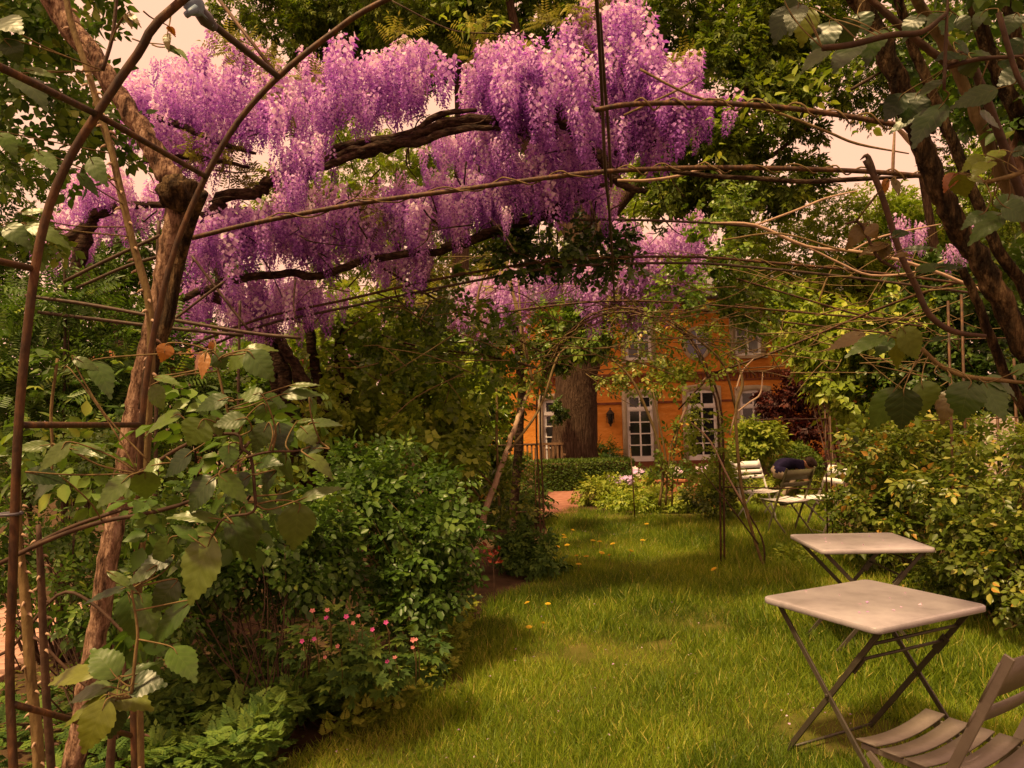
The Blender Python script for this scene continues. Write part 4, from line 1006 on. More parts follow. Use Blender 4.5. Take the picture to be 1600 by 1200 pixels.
    # young bronze leaves among the flowers
    foliage('young_leaves', [ell(640, 90, 40, 25, 5.9, .3), ell(900, 70, 36, 36, 5.7, .3), ell(940, 110, 30, 26, 5.6, .3), ell(380, 90, 34, 20, 6, .3), ell(330, 260, 60, 20, 5.6, .3), ell(620, 330, 60, 20, 6.2, .4), ell(480, 150, 60, 20, 5.8, .4),
        ell(930, 20, 30, 26, 5.6, .2), ell(870, 60, 40, 20, 5.9, .3), ell(1040, 130, 40, 30, 5.8, .3), ell(440, 300, 60, 20, 6.2, .3), ell(560, 330, 60, 20, 6.3, .3), ell(740, 80, 30, 20, 5.8, .3), ell(720, 430, 80, 20, 7.0, .3)],
        1000, T_PIN, .14, M['young_leaf'], root, 100, 33, .3, .4)
    r2 = thing('far_wisteria', 'paler wisteria hanging further back above the far arch', 'wisteria', gz(P(880, 700, 9.6)))
    tube('trunk', pl([(800, 870), (805, 760), (815, 640), (812, 560), (800, 470), (830, 420), (900, 410), (1000, 400), (1090, 380)], [9.6] * 9), [.06, .055, .05, .05, .045, .04, .035, .03, .02], B, r2, 8, 4, .12, .2)
    tube('branch', pl([(805, 480), (740, 460), (650, 490), (560, 500)], [9.6, 10.2, 11.4, 12]), [.04, .035, .03, .02], B, r2, 7, 4, .1)
    far = tops(bands_far, 5, .85)
    far.sort(key=lambda e: e[2] - e[1] * 2)
    vf = [raceme_mesh(s, 64) for s in (11, 12, 13)]
    for v in vf: v.materials.append(M['wist_pale'])
    for i, (p, ln, dep) in enumerate(far[:300]): link('raceme', vf[i % 3], None, r2, world=mtx(p, ln))
    if len(far) > 300: joined('flower_mass', far[300:], M['wist_pale'], r2, .1)
    foliage('foliage', [ell(1000, 430, 70, 30, 9.2, .4), ell(840, 440, 60, 30, 9.6, .4), ell(700, 480, 90, 30, 11, .5)], 420, T_PIN, .26, M['young_leaf'], r2, 30, 34, .3, .5)
wisteria()

# ================================================================== NEAR CLIMBERS
def hi_leaf(seed, curl=.18, w_at=.42, serr=.035):
    """serrated rose leaf, length 1 along +Y, width 1"""
    r = random.Random(seed); n = 18; V, uv, f = [], [], []
    for i in range(n + 1):
        t = i / n
        w = (math.sin(math.pi * t ** .72) ** .95 * (1 - .28 * t ** 3) if 0 < t < 1 else 0) * .52
        w = max(w, .004)
        z = -curl * (t - .3) ** 2 * 1.6
        e = (serr if i % 2 else -serr * .3) * (1 if .1 < t < .95 else 0)
        for s in (-1, -.55, 0, .55, 1):
            x = s * w + (s * e if abs(s) == 1 else 0)
            zz = z + .16 * abs(s) * w - .12 * (abs(s) ** 2) * w + .012 * math.sin(t * 30 + seed) * abs(s)
            y = t + (e * .6 if abs(s) == 1 else 0)
            V.append((x, y, zz)); uv.append((s * w * 1.0, t))
    for i in range(n):
        for j in range(4):
            a = i * 5 + j; f.append((a, a + 1, a + 6, a + 5))
    return mesh_list('leaf', V, f, smooth=True, uv=np.array(uv))
LEAF = {}
for nm in ('leaf_mid', 'leaf_yellow', 'leaf_shade', 'leaf_lit', 'leaf_brown', 'leaf_red'):
    LEAF[nm] = []
    for s in range(3):
        me = hi_leaf(s + 1, .12 + .16 * s); me.materials.append(M[nm]); LEAF[nm].append(me)
lr = random.Random(5)
def leaf(root, b, t, w, d, mat='leaf_mid', face=.55, dz=None):
    """one leaf, from its stalk end b to its tip t (pixels), w pixels across, about d metres away"""
    dz = lr.uniform(-.03, .03) if dz is None else dz
    k = F / d
    a, e = P(*b, d), P(*t, d + dz)
    y = e - a; L = y.length; y.normalize()
    n = (CAM - a).normalized() * .72 + Vector((0, 0, .6)) + Vector((lr.uniform(-.35, .35), lr.uniform(-.2, .2), lr.uniform(-.25, .25)))
    x = y.cross(n).normalized(); z = x.cross(y)
    W_ = w / k * 1.24; L *= 1.2
    m = Matrix((x * W_, y * L, z * max(L * .8, W_))).transposed().to_4x4(); m.translation = a
    return link('leaf', lr.choice(LEAF[mat]), None, root, world=m)

def stalks(root, leaves, cl):
    """thin leaf stalks from each leaf to the nearest cane"""
    ds = []
    for o in leaves:
        a = np.array(WORLD[o.name].translation); y = np.array(WORLD[o.name].col[1][:3]); y /= np.linalg.norm(y)
        j = np.argmin(np.linalg.norm(cl - a, axis=1)); b = cl[j]
        if np.linalg.norm(b - a) > .3: b = a - y * .1 + np.array((0, 0, -.03))
        m = (a + b) / 2 - y * .015 + np.array((0, 0, -.008))
        ds.append(tube_data([b, m, a, a + y * .02], [.0018, .0016, .0013, .0006], 5, 4))
    tag(link('leaf_stalk_mass', merge('leaf_stalk_mass', ds), M['cane'], root), kind='stuff')
def left_climber():
    root = thing('climbing_rose', 'climbing rose with large glossy leaves in the left foreground', 'climbing rose', gz(P(190, 1150, 1.75)))
    canes = [([(222, 1500), (218, 1150), (212, 1000), (224, 800), (232, 640), (236, 560), (232, 470), (205, 370), (175, 240), (160, 190), (140, 120), (110, 30), (95, -60)], 1.86, [.014, .0135, .013, .013, .013, .013, .0125, .012, .011, .011, .01, .01, .009], 'cane'),
             ([(60, 1500), (60, 1190), (48, 1060), (40, 940), (30, 850), (28, 760)], 1.9, [.02, .018, .017, .016, .013, .009], 'cane'),
             ([(105, 1500), (80, 1200), (70, 1040), (64, 900), (60, 820)], 2.0, [.016, .014, .013, .012, .008], 'cane_dark'),
             ([(175, 1500), (172, 1190), (190, 1090), (203, 1000)], 1.8, [.014, .013, .011, .008], 'cane_dark'),
             ([(0, 880), (80, 842), (160, 815), (240, 800), (320, 770), (390, 690)], 1.5, [.006, .006, .006, .0055, .005, .004], 'cane_dark'),
             ([(30, 865), (100, 828), (180, 800), (220, 790)], 1.6, [.006, .0055, .005, .004], 'cane_dark'),
             ([(216, 740), (300, 690), (368, 678), (378, 700), (392, 715), (398, 770), (395, 800), (350, 810), (330, 842)], 1.4, [.005, .0045, .004, .004, .004, .004, .0035, .003, .002], 'cane_dark'),
             ([(385, 715), (420, 706), (470, 704), (500, 690)], 1.38, [.003, .003, .0025, .002], 'cane_dark'),
             ([(365, 675), (350, 620), (340, 575), (336, 552)], 1.42, [.004, .003, .003, .002], 'cane'),
             ([(205, 1090), (212, 1020), (215, 985), (205, 920)], 1.38, [.004, .004, .0035, .002], 'cane'),
             ([(90, 560), (80, 640), (82, 700), (80, 760)], 1.6, [.004, .004, .004, .003], 'cane'),
             ([(160, 110), (175, 60), (182, 0), (185, -40)], 1.8, [.006, .0055, .005, .004], 'cane_dark'),
             ([(205, 1000), (140, 940), (90, 930), (20, 1010), (-20, 1030)], 2.1, [.006, .006, .006, .006, .006], 'cane_dark'),
             ([(10, 960), (60, 1000), (120, 1060), (190, 1110)], 2.2, [.006, .006, .006, .005], 'cane_dark')]
    for pts, d, r, mt in canes: tube('cane', pl(pts, d), [x * .78 for x in r], M[mt], root, 7, 4, .05)
    # thorns along the two big canes
    rng = np.random.default_rng(2); ds = []
    for pts, d, r, mt in canes[:3]:
        c = catmull([tuple(p) for p in pl(pts, d)], 6)
        for q in range(3, len(c) - 2):
            a = rng.uniform(0, 6.28); o = Vector((math.cos(a), math.sin(a), 0)); p = Vector(c[q])
            ds.append(tube_data([p + o * .010, p + o * .017 + Vector((0, 0, -.002)), p + o * .024 + Vector((0, 0, -.008))], [.0045, .003, .0006], 5, 1))
    tag(link('thorn_mass', merge('thorn_mass', ds), M['cane_pale'], root), kind='stuff')
    Ls = [((281, 648), (223, 668), 42, 'leaf_mid'), ((318, 655), (297, 690), 40, 'leaf_mid'), ((340, 653), (330, 680), 30, 'leaf_lit'), ((385, 653), (341, 662), 24, 'leaf_lit'),
        ((411, 618), (380, 616), 24, 'leaf_mid'), ((411, 622), (444, 632), 24, 'leaf_mid'), ((411, 630), (420, 655), 30, 'leaf_mid'), ((357, 621), (311, 636), 22, 'leaf_mid'),
        ((438, 617), (492, 613), 18, 'leaf_lit'), ((451, 603), (492, 600), 9, 'leaf_lit'), ((483, 621), (497, 650), 14, 'leaf_lit'), ((463, 660), (488, 655), 6, 'leaf_lit'),
        ((483, 662), (529, 659), 17, 'leaf_lit'), ((470, 666), (490, 688), 27, 'leaf_lit'), ((435, 660), (443, 702), 32, 'leaf_shade'), ((505, 700), (465, 703), 20, 'leaf_shade'),
        ((478, 710), (520, 738), 22, 'leaf_lit'), ((447, 711), (444, 754), 37, 'leaf_lit'), ((400, 725), (428, 719), 22, 'leaf_mid'), ((358, 695), (357, 724), 24, 'leaf_mid'),
        ((342, 741), (382, 778), 32, 'leaf_mid'), ((334, 745), (293, 789), 38, 'leaf_shade'), ((226, 735), (228, 778), 35, 'leaf_mid'), ((253, 724), (226, 730), 20, 'leaf_mid'),
        ((461, 764), (432, 776), 18, 'leaf_lit'), ((465, 782), (525, 760), 16, 'leaf_lit'), ((467, 786), (460, 852), 46, 'leaf_lit'), ((383, 794), (388, 863), 39, 'leaf_lit'),
        ((358, 806), (392, 868), 32, 'leaf_mid'), ((343, 811), (272, 803), 18, 'leaf_lit'), ((393, 783), (445, 798), 18, 'leaf_lit'), ((330, 838), (298, 930), 53, 'leaf_lit'),
        ((331, 835), (293, 824), 20, 'leaf_lit'), ((307, 845), (275, 820), 22, 'leaf_mid'), ((270, 838), (240, 880), 24, 'leaf_lit'), ((379, 547), (424, 541), 15, 'leaf_lit'),
        ((386, 548), (421, 586), 34, 'leaf_mid'), ((386, 552), (356, 573), 24, 'leaf_mid'), ((336, 552), (350, 572), 24, 'leaf_mid'), ((236, 602), (255, 634), 29, 'leaf_lit'), ((240, 588), (276, 596), 14, 'leaf_mid'),
        ((318, 550), (300, 580), 22, 'leaf_red'), ((322, 550), (316, 584), 14, 'leaf_red'), ((262, 536), (254, 560), 20, 'leaf_red'), ((332, 532), (328, 550), 8, 'leaf_red'),
        ((245, 883), (205, 908), 22, 'leaf_shade'), ((277, 905), (243, 950), 32, 'leaf_shade'), ((200, 927), (213, 987), 40, 'leaf_mid'), ((217, 927), (241, 985), 34, 'leaf_mid'),
        ((297, 938), (238, 1001), 29, 'leaf_mid'), ((267, 1010), (302, 1052), 37, 'leaf_mid'), ((200, 917), (136, 938), 12, 'leaf_shade'), ((167, 892), (208, 917), 12, 'leaf_lit'),
        ((182, 1058), (150, 1016), 40, 'leaf_mid'), ((153, 1050), (77, 1060), 26, 'leaf_yellow'), ((173, 1073), (110, 1088), 30, 'leaf_lit'), ((168, 1085), (102, 1130), 18, 'leaf_yellow'),
        ((168, 1092), (133, 1166), 40, 'leaf_yellow'), ((170, 1082), (226, 1098), 38, 'leaf_yellow'), ((200, 1070), (248, 1066), 36, 'leaf_shade'), ((177, 1097), (172, 1149), 34, 'leaf_shade'), ((187, 1063), (234, 1033), 14, 'leaf_mid'),
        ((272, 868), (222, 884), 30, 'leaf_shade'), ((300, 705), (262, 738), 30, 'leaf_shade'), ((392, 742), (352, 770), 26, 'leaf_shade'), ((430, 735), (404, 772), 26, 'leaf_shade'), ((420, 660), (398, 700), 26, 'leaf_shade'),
        ((23, 115), (66, 148), 38, 'leaf_shade'), ((38, 107), (80, 116), 11, 'leaf_mid'), ((37, 348), (98, 374), 21, 'leaf_mid'), ((8, 350), (38, 376), 26, 'leaf_mid'), ((33, 334), (70, 327), 11, 'leaf_lit'), ((-4, 205), (22, 233), 25, 'leaf_mid'),
        ((-8, 30), (24, 40), 40, 'leaf_shade'), ((10, 60), (28, 92), 26, 'leaf_shade'), ((147, 562), (171, 609), 28, 'leaf_mid'), ((113, 560), (148, 574), 15, 'leaf_lit'), ((110, 577), (87, 586), 13, 'leaf_mid'),
        ((80, 695), (28, 700), 15, 'leaf_mid'), ((110, 690), (68, 728), 20, 'leaf_lit'), ((110, 697), (152, 696), 14, 'leaf_mid'), ((110, 702), (148, 708), 10, 'leaf_mid'), ((203, 743), (157, 785), 28, 'leaf_lit'),
        ((40, 737), (94, 750), 28, 'leaf_shade'), ((95, 745), (44, 775), 24, 'leaf_shade'), ((60, 235), (84, 262), 22, 'leaf_mid'), ((140, 245), (160, 280), 24, 'leaf_mid'), ((120, 270), (152, 300), 16, 'leaf_mid'),
        ((196, 22), (205, 40), 10, 'leaf_brown'), ((200, 20), (214, 32), 8, 'leaf_brown'), ((262, 40), (272, 52), 9, 'leaf_red'), ((262, 50), (260, 70), 11, 'leaf_brown'), ((258, 70), (278, 82), 10, 'leaf_mid'), ((272, 74), (291, 88), 8, 'leaf_mid')]
    cl = np.concatenate([catmull([tuple(p) for p in pl(pts, d)], 8) for pts, d, r, mt in canes])
    stalks(root, [(leaf(root, b, t, w, lr.uniform(1.32, 1.46) if b[1] > 400 else 1.6, mt)) for b, t, w, mt in Ls], cl)
    foliage('leaf_fill', [ell(370, 690, 110, 90, 1.62, .1), ell(440, 640, 70, 50, 1.6, .08), ell(300, 800, 70, 70, 1.62, .1), ell(230, 950, 60, 60, 1.6, .08), ell(90, 720, 70, 60, 1.7, .1), ell(130, 570, 50, 40, 1.75, .1), ell(420, 760, 90, 50, 1.6, .08)], 110, T_ROSE, .10, M['rose_leaf'], root, 45, 96, .45, .5)
    # big old stem with the knot
    tr = thing('old_climber_trunk', 'rough pinkish trunk leaning up to a knot behind the left arch', 'trunk', gz(P(110, 1150, 2.3)))
    tube('trunk', pl([(70, 1520), (105, 1250), (128, 1130), (150, 1000), (172, 860), (195, 730), (214, 620), (232, 540), (252, 450), (268, 370), (282, 318)], 2.3), [.039, .033, .031, .030, .029, .028, .027, .027, .027, .030, .036], M['bark_rose'], tr, 18, 9, .08, .06)
    tube('limb', pl([(285, 322), (272, 292), (248, 252), (222, 205), (190, 155), (150, 95), (105, 35), (70, -30)], 2.3), [.036, .039, .032, .029, .028, .030, .033, .035], M['bark_rose'], tr, 12, 6, .10, .10)
    tube('stub', pl([(285, 318), (300, 300), (312, 288)], 2.3), [.045, .036, .018], M['bark_right'], tr, 10, 4, .12)
    bm = bmesh.new(); bmesh.ops.create_icosphere(bm, subdivisions=3, radius=.054, matrix=Matrix.Translation(P(277, 302, 2.27)))
    rk = random.Random(3)
    c0 = P(277, 302, 2.27)
    for v in bm.verts:
        d = (v.co - c0); q = 1 + .16 * math.sin(d.x * 95) * math.sin(d.z * 110 + 1) + .12 * math.sin(d.y * 130 + d.z * 70) + rk.uniform(-.07, .07); v.co = c0 + d * q
    link('knot', bm_mesh('knot', bm, True), M['bark_right'], tr)
    tube('side_stem', pl([(318, 300), (298, 350), (278, 420), (262, 500), (240, 560), (228, 640)], [2.0, 2.05, 2.1, 2.1, 2.1, 2.1]), [.014, .015, .016, .018, .02, .02], M['bark_right'], tr, 9, 4, .06)
left_climber()

def right_climber():
    root = thing('right_climber', 'dark multi stemmed climber leaning across the upper right corner', 'climber', (2.15, 2.2, 0))
    base = [Vector((2.05, 2.15, .0)), Vector((1.9, 2.15, .6))]
    st = [([(1318, -40), (1360, 30), (1388, 90), (1412, 150), (1436, 215), (1462, 290), (1490, 345), (1525, 400), (1562, 465), (1600, 540), (1660, 660)], 2.15, .040, 'bark_right'),
          ([(1395, -30), (1425, 70), (1452, 135), (1485, 215), (1520, 300), (1560, 390), (1620, 500)], 2.3, .022, 'bark_right'),
          ([(1415, -30), (1470, 60), (1505, 130), (1530, 190), (1552, 245), (1580, 305), (1640, 420)], 2.35, .024, 'cane'),
          ([(1470, 40), (1515, 130), (1545, 210), (1580, 300), (1640, 400)], 2.5, .018, 'bark_right'),
          ([(1510, -40), (1535, 50), (1562, 120), (1600, 200), (1660, 320)], 2.2, .030, 'bark_right'),
          ([(1560, -40), (1580, 30), (1606, 110), (1650, 200)], 2.1, .022, 'bark_right'),
          ([(1502, 420), (1520, 455), (1545, 520), (1568, 580), (1605, 650), (1660, 740)], 2.25, .019, 'bark_right'),
          ([(1330, -30), (1385, 20), (1430, 60), (1480, 100), (1540, 150)], 2.0, .014, 'cane_dark'),
          ([(1590, 170), (1586, 240), (1610, 300), (1650, 360)], 2.25, .028, 'bark_rose')]
    for i, (pts, d, r, mt) in enumerate(st):
        q = pl(pts, d)
        e = q[-1]; b = Vector((2.05 + .1 * math.cos(i * 2.1), 2.2 + .1 * math.sin(i * 2.1), 0))
        q += [e.lerp(b, .5) + Vector((.06, 0, .05)), b]
        n = len(q)
        tube('stem', q, [r * .74 * (.85 + .3 * k / (n - 1)) for k in range(n)], M[mt], root, 12, 6, .07, .10)
    tw = [([(1440, 545), (1470, 572), (1510, 588), (1560, 594), (1620, 600)], 1.9, .006, 'cane'), ([(1352, 250), (1372, 290), (1392, 350), (1408, 400), (1430, 445), (1452, 492), (1490, 518), (1540, 525)], 1.95, .008, 'cane_dark'),
          ([(1285, 75), (1330, 70), (1390, 55), (1440, 50), (1480, 20)], 1.7, .007, 'cane_dark'), ([(1480, 105), (1530, 92), (1600, 88)], 1.8, .006, 'cane_dark'),
          ([(1475, 140), (1478, 60), (1482, -20)], 1.75, .004, 'cane_dark'), ([(1400, 420), (1370, 400), (1345, 350), (1320, 350)], 1.9, .004, 'cane_dark'), ([(1540, 285), (1580, 275), (1620, 260)], 1.8, .006, 'cane_red' if 'cane_red' in M else 'cane'),
          ([(1330, 140), (1355, 125), (1378, 112)], 2.6, .006, 'cane_dark'), ([(1440, 240), (1420, 218), (1402, 200)], 2.4, .010, 'cane_pale'), ([(1395, 270), (1396, 240), (1398, 200)], 2.8, .006, 'cane_pale'), ([(1560, 20), (1590, 120), (1620, 160)], 1.7, .006, 'cane_dark')]
    for pts, d, r, mt in tw: tube('twig', pl(pts, d), [r] * (len(pts) - 1) + [r * .6], M[mt], root, 7, 4, .04)
    tube('shoot_tip', pl([(1344, 250), (1354, 243), (1360, 256), (1366, 275)], 1.95), [.001, .006, .008, .008], M['cane_dark'], root, 6, 3)
    Ls = [((1383, 522), (1331, 549), 21, 'leaf_lit'), ((1353, 520), (1301, 541), 23, 'leaf_brown'), ((1393, 527), (1372, 551), 20, 'leaf_mid'), ((1403, 515), (1400, 569), 23, 'leaf_yellow'), ((1410, 511), (1434, 556), 31, 'leaf_lit'),
        ((1400, 606), (1366, 662), 35, 'leaf_mid'), ((1413, 606), (1410, 662), 43, 'leaf_shade'), ((1440, 596), (1450, 642), 46, 'leaf_mid'), ((1517, 595), (1500, 648), 47, 'leaf_mid'), ((1537, 596), (1568, 647), 36, 'leaf_mid'),
        ((1540, 590), (1594, 611), 26, 'leaf_mid'), ((1467, 587), (1498, 598), 17, 'leaf_mid'), ((1487, 608), (1473, 652), 28, 'leaf_brown'), ((1580, 584), (1606, 570), 14, 'leaf_mid'), ((1450, 535), (1480, 525), 10, 'leaf_shade'),
        ((1540, 330), (1510, 348), 18, 'leaf_mid'), ((1567, 330), (1526, 364), 28, 'leaf_mid'), ((1553, 322), (1602, 308), 26, 'leaf_mid'), ((1566, 320), (1604, 338), 30, 'leaf_mid'),
        ((1353, 348), (1328, 382), 20, 'leaf_brown'), ((1358, 350), (1366, 368), 18, 'leaf_brown'), ((1387, 380), (1352, 390), 14, 'leaf_brown'), ((1396, 370), (1420, 357), 16, 'leaf_shade'), ((1390, 382), (1374, 402), 16, 'leaf_brown'), ((1410, 390), (1452, 386), 9, 'leaf_shade'), ((1430, 425), (1475, 412), 18, 'leaf_shade'), ((1465, 418), (1498, 416), 12, 'leaf_shade'), ((1395, 400), (1420, 396), 10, 'leaf_brown'),
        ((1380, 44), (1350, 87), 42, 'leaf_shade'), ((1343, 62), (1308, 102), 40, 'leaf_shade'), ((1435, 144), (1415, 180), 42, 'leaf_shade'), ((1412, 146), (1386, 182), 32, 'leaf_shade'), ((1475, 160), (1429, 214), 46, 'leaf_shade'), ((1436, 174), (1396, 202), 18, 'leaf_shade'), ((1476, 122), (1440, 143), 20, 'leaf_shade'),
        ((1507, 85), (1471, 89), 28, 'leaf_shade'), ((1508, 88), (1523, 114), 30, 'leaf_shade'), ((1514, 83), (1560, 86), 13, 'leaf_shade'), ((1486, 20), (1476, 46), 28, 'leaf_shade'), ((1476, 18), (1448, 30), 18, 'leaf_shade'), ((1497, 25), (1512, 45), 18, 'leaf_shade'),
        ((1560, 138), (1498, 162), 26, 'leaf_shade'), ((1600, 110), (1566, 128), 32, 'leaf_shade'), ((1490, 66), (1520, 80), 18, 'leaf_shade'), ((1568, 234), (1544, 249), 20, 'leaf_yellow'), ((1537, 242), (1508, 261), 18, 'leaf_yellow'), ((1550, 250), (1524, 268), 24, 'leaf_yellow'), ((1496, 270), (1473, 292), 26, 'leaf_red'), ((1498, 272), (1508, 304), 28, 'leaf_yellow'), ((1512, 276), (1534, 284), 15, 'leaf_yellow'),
        ((1236, 6), (1212, 55), 35, 'leaf_shade'), ((1250, 5), (1236, 40), 28, 'leaf_shade'), ((1266, 12), (1252, 62), 32, 'leaf_yellow'), ((1300, 30), (1279, 78), 36, 'leaf_shade'), ((1318, 28), (1326, 66), 34, 'leaf_shade'), ((1296, 72), (1258, 105), 22, 'leaf_lit'), ((1226, 2), (1256, 22), 24, 'leaf_shade'), ((1340, 20), (1352, 46), 30, 'leaf_shade'), ((1580, 240), (1604, 232), 16, 'leaf_shade'),
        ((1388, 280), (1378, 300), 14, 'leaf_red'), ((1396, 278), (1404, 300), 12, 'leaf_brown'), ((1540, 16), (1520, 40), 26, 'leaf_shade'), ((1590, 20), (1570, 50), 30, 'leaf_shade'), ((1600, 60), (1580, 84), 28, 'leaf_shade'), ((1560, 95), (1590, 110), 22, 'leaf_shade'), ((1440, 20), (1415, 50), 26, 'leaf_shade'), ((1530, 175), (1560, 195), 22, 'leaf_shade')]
    cl = np.concatenate([catmull([tuple(p) for p in pl(pts, d)], 8) for pts, d, r, mt in tw + st])
    stalks(root, [leaf(root, b, t, w, lr.uniform(1.72, 1.92), mt) for b, t, w, mt in Ls], cl)
    foliage('leaf_and_shade_canopy', [ell(1480, -60, 160, 70, 2.1, .4), ell(1600, 20, 90, 70, 2.2, .3), ell(1640, 160, 70, 90, 2.3, .3), (Vector((.95, 1.45, 3.08)), (.75, .7, .2)), (Vector((.3, 1.2, 2.98)), (.5, .6, .16)), ell(1440, 50, 130, 60, 2.7, .2), ell(1570, 150, 90, 120, 2.7, .2), ell(1600, 420, 50, 90, 2.7, .2)], 2100, T_ROSE, .10, M['rose_leaf'], root, 90, 91, .3, .34)  # leaves at the stems, plus unseen overhead clumps added to shade them
    # bare canes of the climber running along the rails
    r2 = thing('bare_canes', 'bare pinkish climber canes tangled along the rails at right', 'climber', gz(P(1450, 700, 5.2)))
    for pts, d, r, mt in (([(1700, 700), (1600, 500), (1500, 440), (1400, 405), (1330, 392), (1260, 385), (1180, 352), (1110, 348)], 5.2, .012, 'cane_pale'), ([(1180, 352), (1240, 330), (1290, 310), (1340, 298)], 5.2, .008, 'cane_pale'), ([(1330, 392), (1370, 372), (1420, 360), (1470, 350)], 5.2, .007, 'cane_pale'),
            ([(1260, 385), (1310, 410), (1360, 430), (1430, 425), (1480, 405)], 5.2, .008, 'cane_pale'), ([(1130, 375), (1220, 365), (1320, 392), (1400, 400), (1500, 425)], 5.1, .007, 'cane'), ([(965, 282), (1010, 282), (1060, 275), (1110, 262), (1130, 275)], 4.4, .009, 'cane_pale'), ([(1050, 268), (1120, 276), (1200, 280), (1260, 284), (1340, 280), (1440, 276)], 4.35, .014, 'bark_wist'),
            ([(1000, 108), (1050, 135), (1100, 155), (1200, 172), (1290, 205), (1340, 225), (1420, 240)], 4.0, .007, 'cane'), ([(975, 180), (1060, 140), (1090, 120)], 4.2, .006, 'cane'), ([(1280, 470), (1290, 440), (1310, 400)], 6.5, .008, 'cane'), ([(610, 0), (700, 45), (760, 52), (830, 55)], 4.6, .004, 'cane_dark')):
        tube('cane', pl(pts, d), [r] * (len(pts) - 1) + [r * .5], M[mt], r2, 6, 4, .05)
    foliage('foliage', [ell(730, 28, 70, 16, 4.5, .1), ell(1180, 155, 60, 14, 4.0, .1), ell(1290, 120, 50, 50, 4.0, .15), ell(1120, 210, 20, 40, 4.3, .1), ell(1330, 200, 50, 16, 4.0, .1)], 130, T_LEAF, .06, M['bright_shrub'], r2, 26, 92, .3, .5)
right_climber()
def twine():
    r2 = thing('twining_stems', 'thin dry stems twining round the long pergola rails', 'climber', gz(P(1100, 700, 4.3)))
    rng = np.random.default_rng(55)
    for pts, d, turns in (([(960, 266), (1100, 262), (1250, 264), (1370, 269), (1470, 278)], 4.3, 9), ([(400, 348), (560, 318), (700, 299), (830, 281), (945, 268)], 4.3, 5), ([(985, 163), (1080, 161), (1190, 165), (1300, 178), (1400, 195)], 3.5, 7), ([(700, 433), (870, 407), (1066, 401), (1200, 410), (1350, 424)], 6.2, 10), ([(846, 590), (880, 530), (925, 492), (975, 481), (1030, 493), (1080, 530)], 8.3, 6)):
        c = catmull([tuple(p) for p in pl(pts, d)], 14); n = len(c); a = np.linspace(0, turns * 6.28, n) + .6 * np.sin(np.linspace(0, 9, n)); rr = .019 + .012 * np.sin(np.linspace(0, 17, n)) ** 2
        q = c + np.column_stack([np.zeros(n), np.cos(a) * rr, np.sin(a) * rr]) + rng.normal(0, .003, (n, 3))
        tube('stem', [tuple(x) for x in q], .0048, M['cane'], r2, 5, 2, .05)
twine()
def tangle():
    rng = np.random.default_rng(77); ds = []
    for _ in range(230):
        x = rng.uniform(480, 1500); y = 395 + (x - 480) * .02 + rng.uniform(0, 190) ** 1.0; d = rng.uniform(6.0, 8.4)
        p = np.array(P(x, y, d)); a = rng.normal(0, .45); L = rng.uniform(.25, .9)
        q = p + np.array((math.cos(a) * L * rng.choice((-1, 1)), rng.normal(0, .15), math.sin(a) * L * .8)); m = (p + q) / 2 + rng.normal(0, .05, 3); m[2] += rng.uniform(-.05, .08)
        ds.append(tube_data([p, m, q], [.0055, .0045, .0025], 4, 4, rng=rng))
    t = thing('dry_twigs', 'tangle of thin dry twigs strung along the rods across the middle', 'twigs', gz(P(1000, 700, 7)))
    tag(link('twig_mass', merge('twig_mass', ds), M['cane'], t), kind='stuff')
tangle()

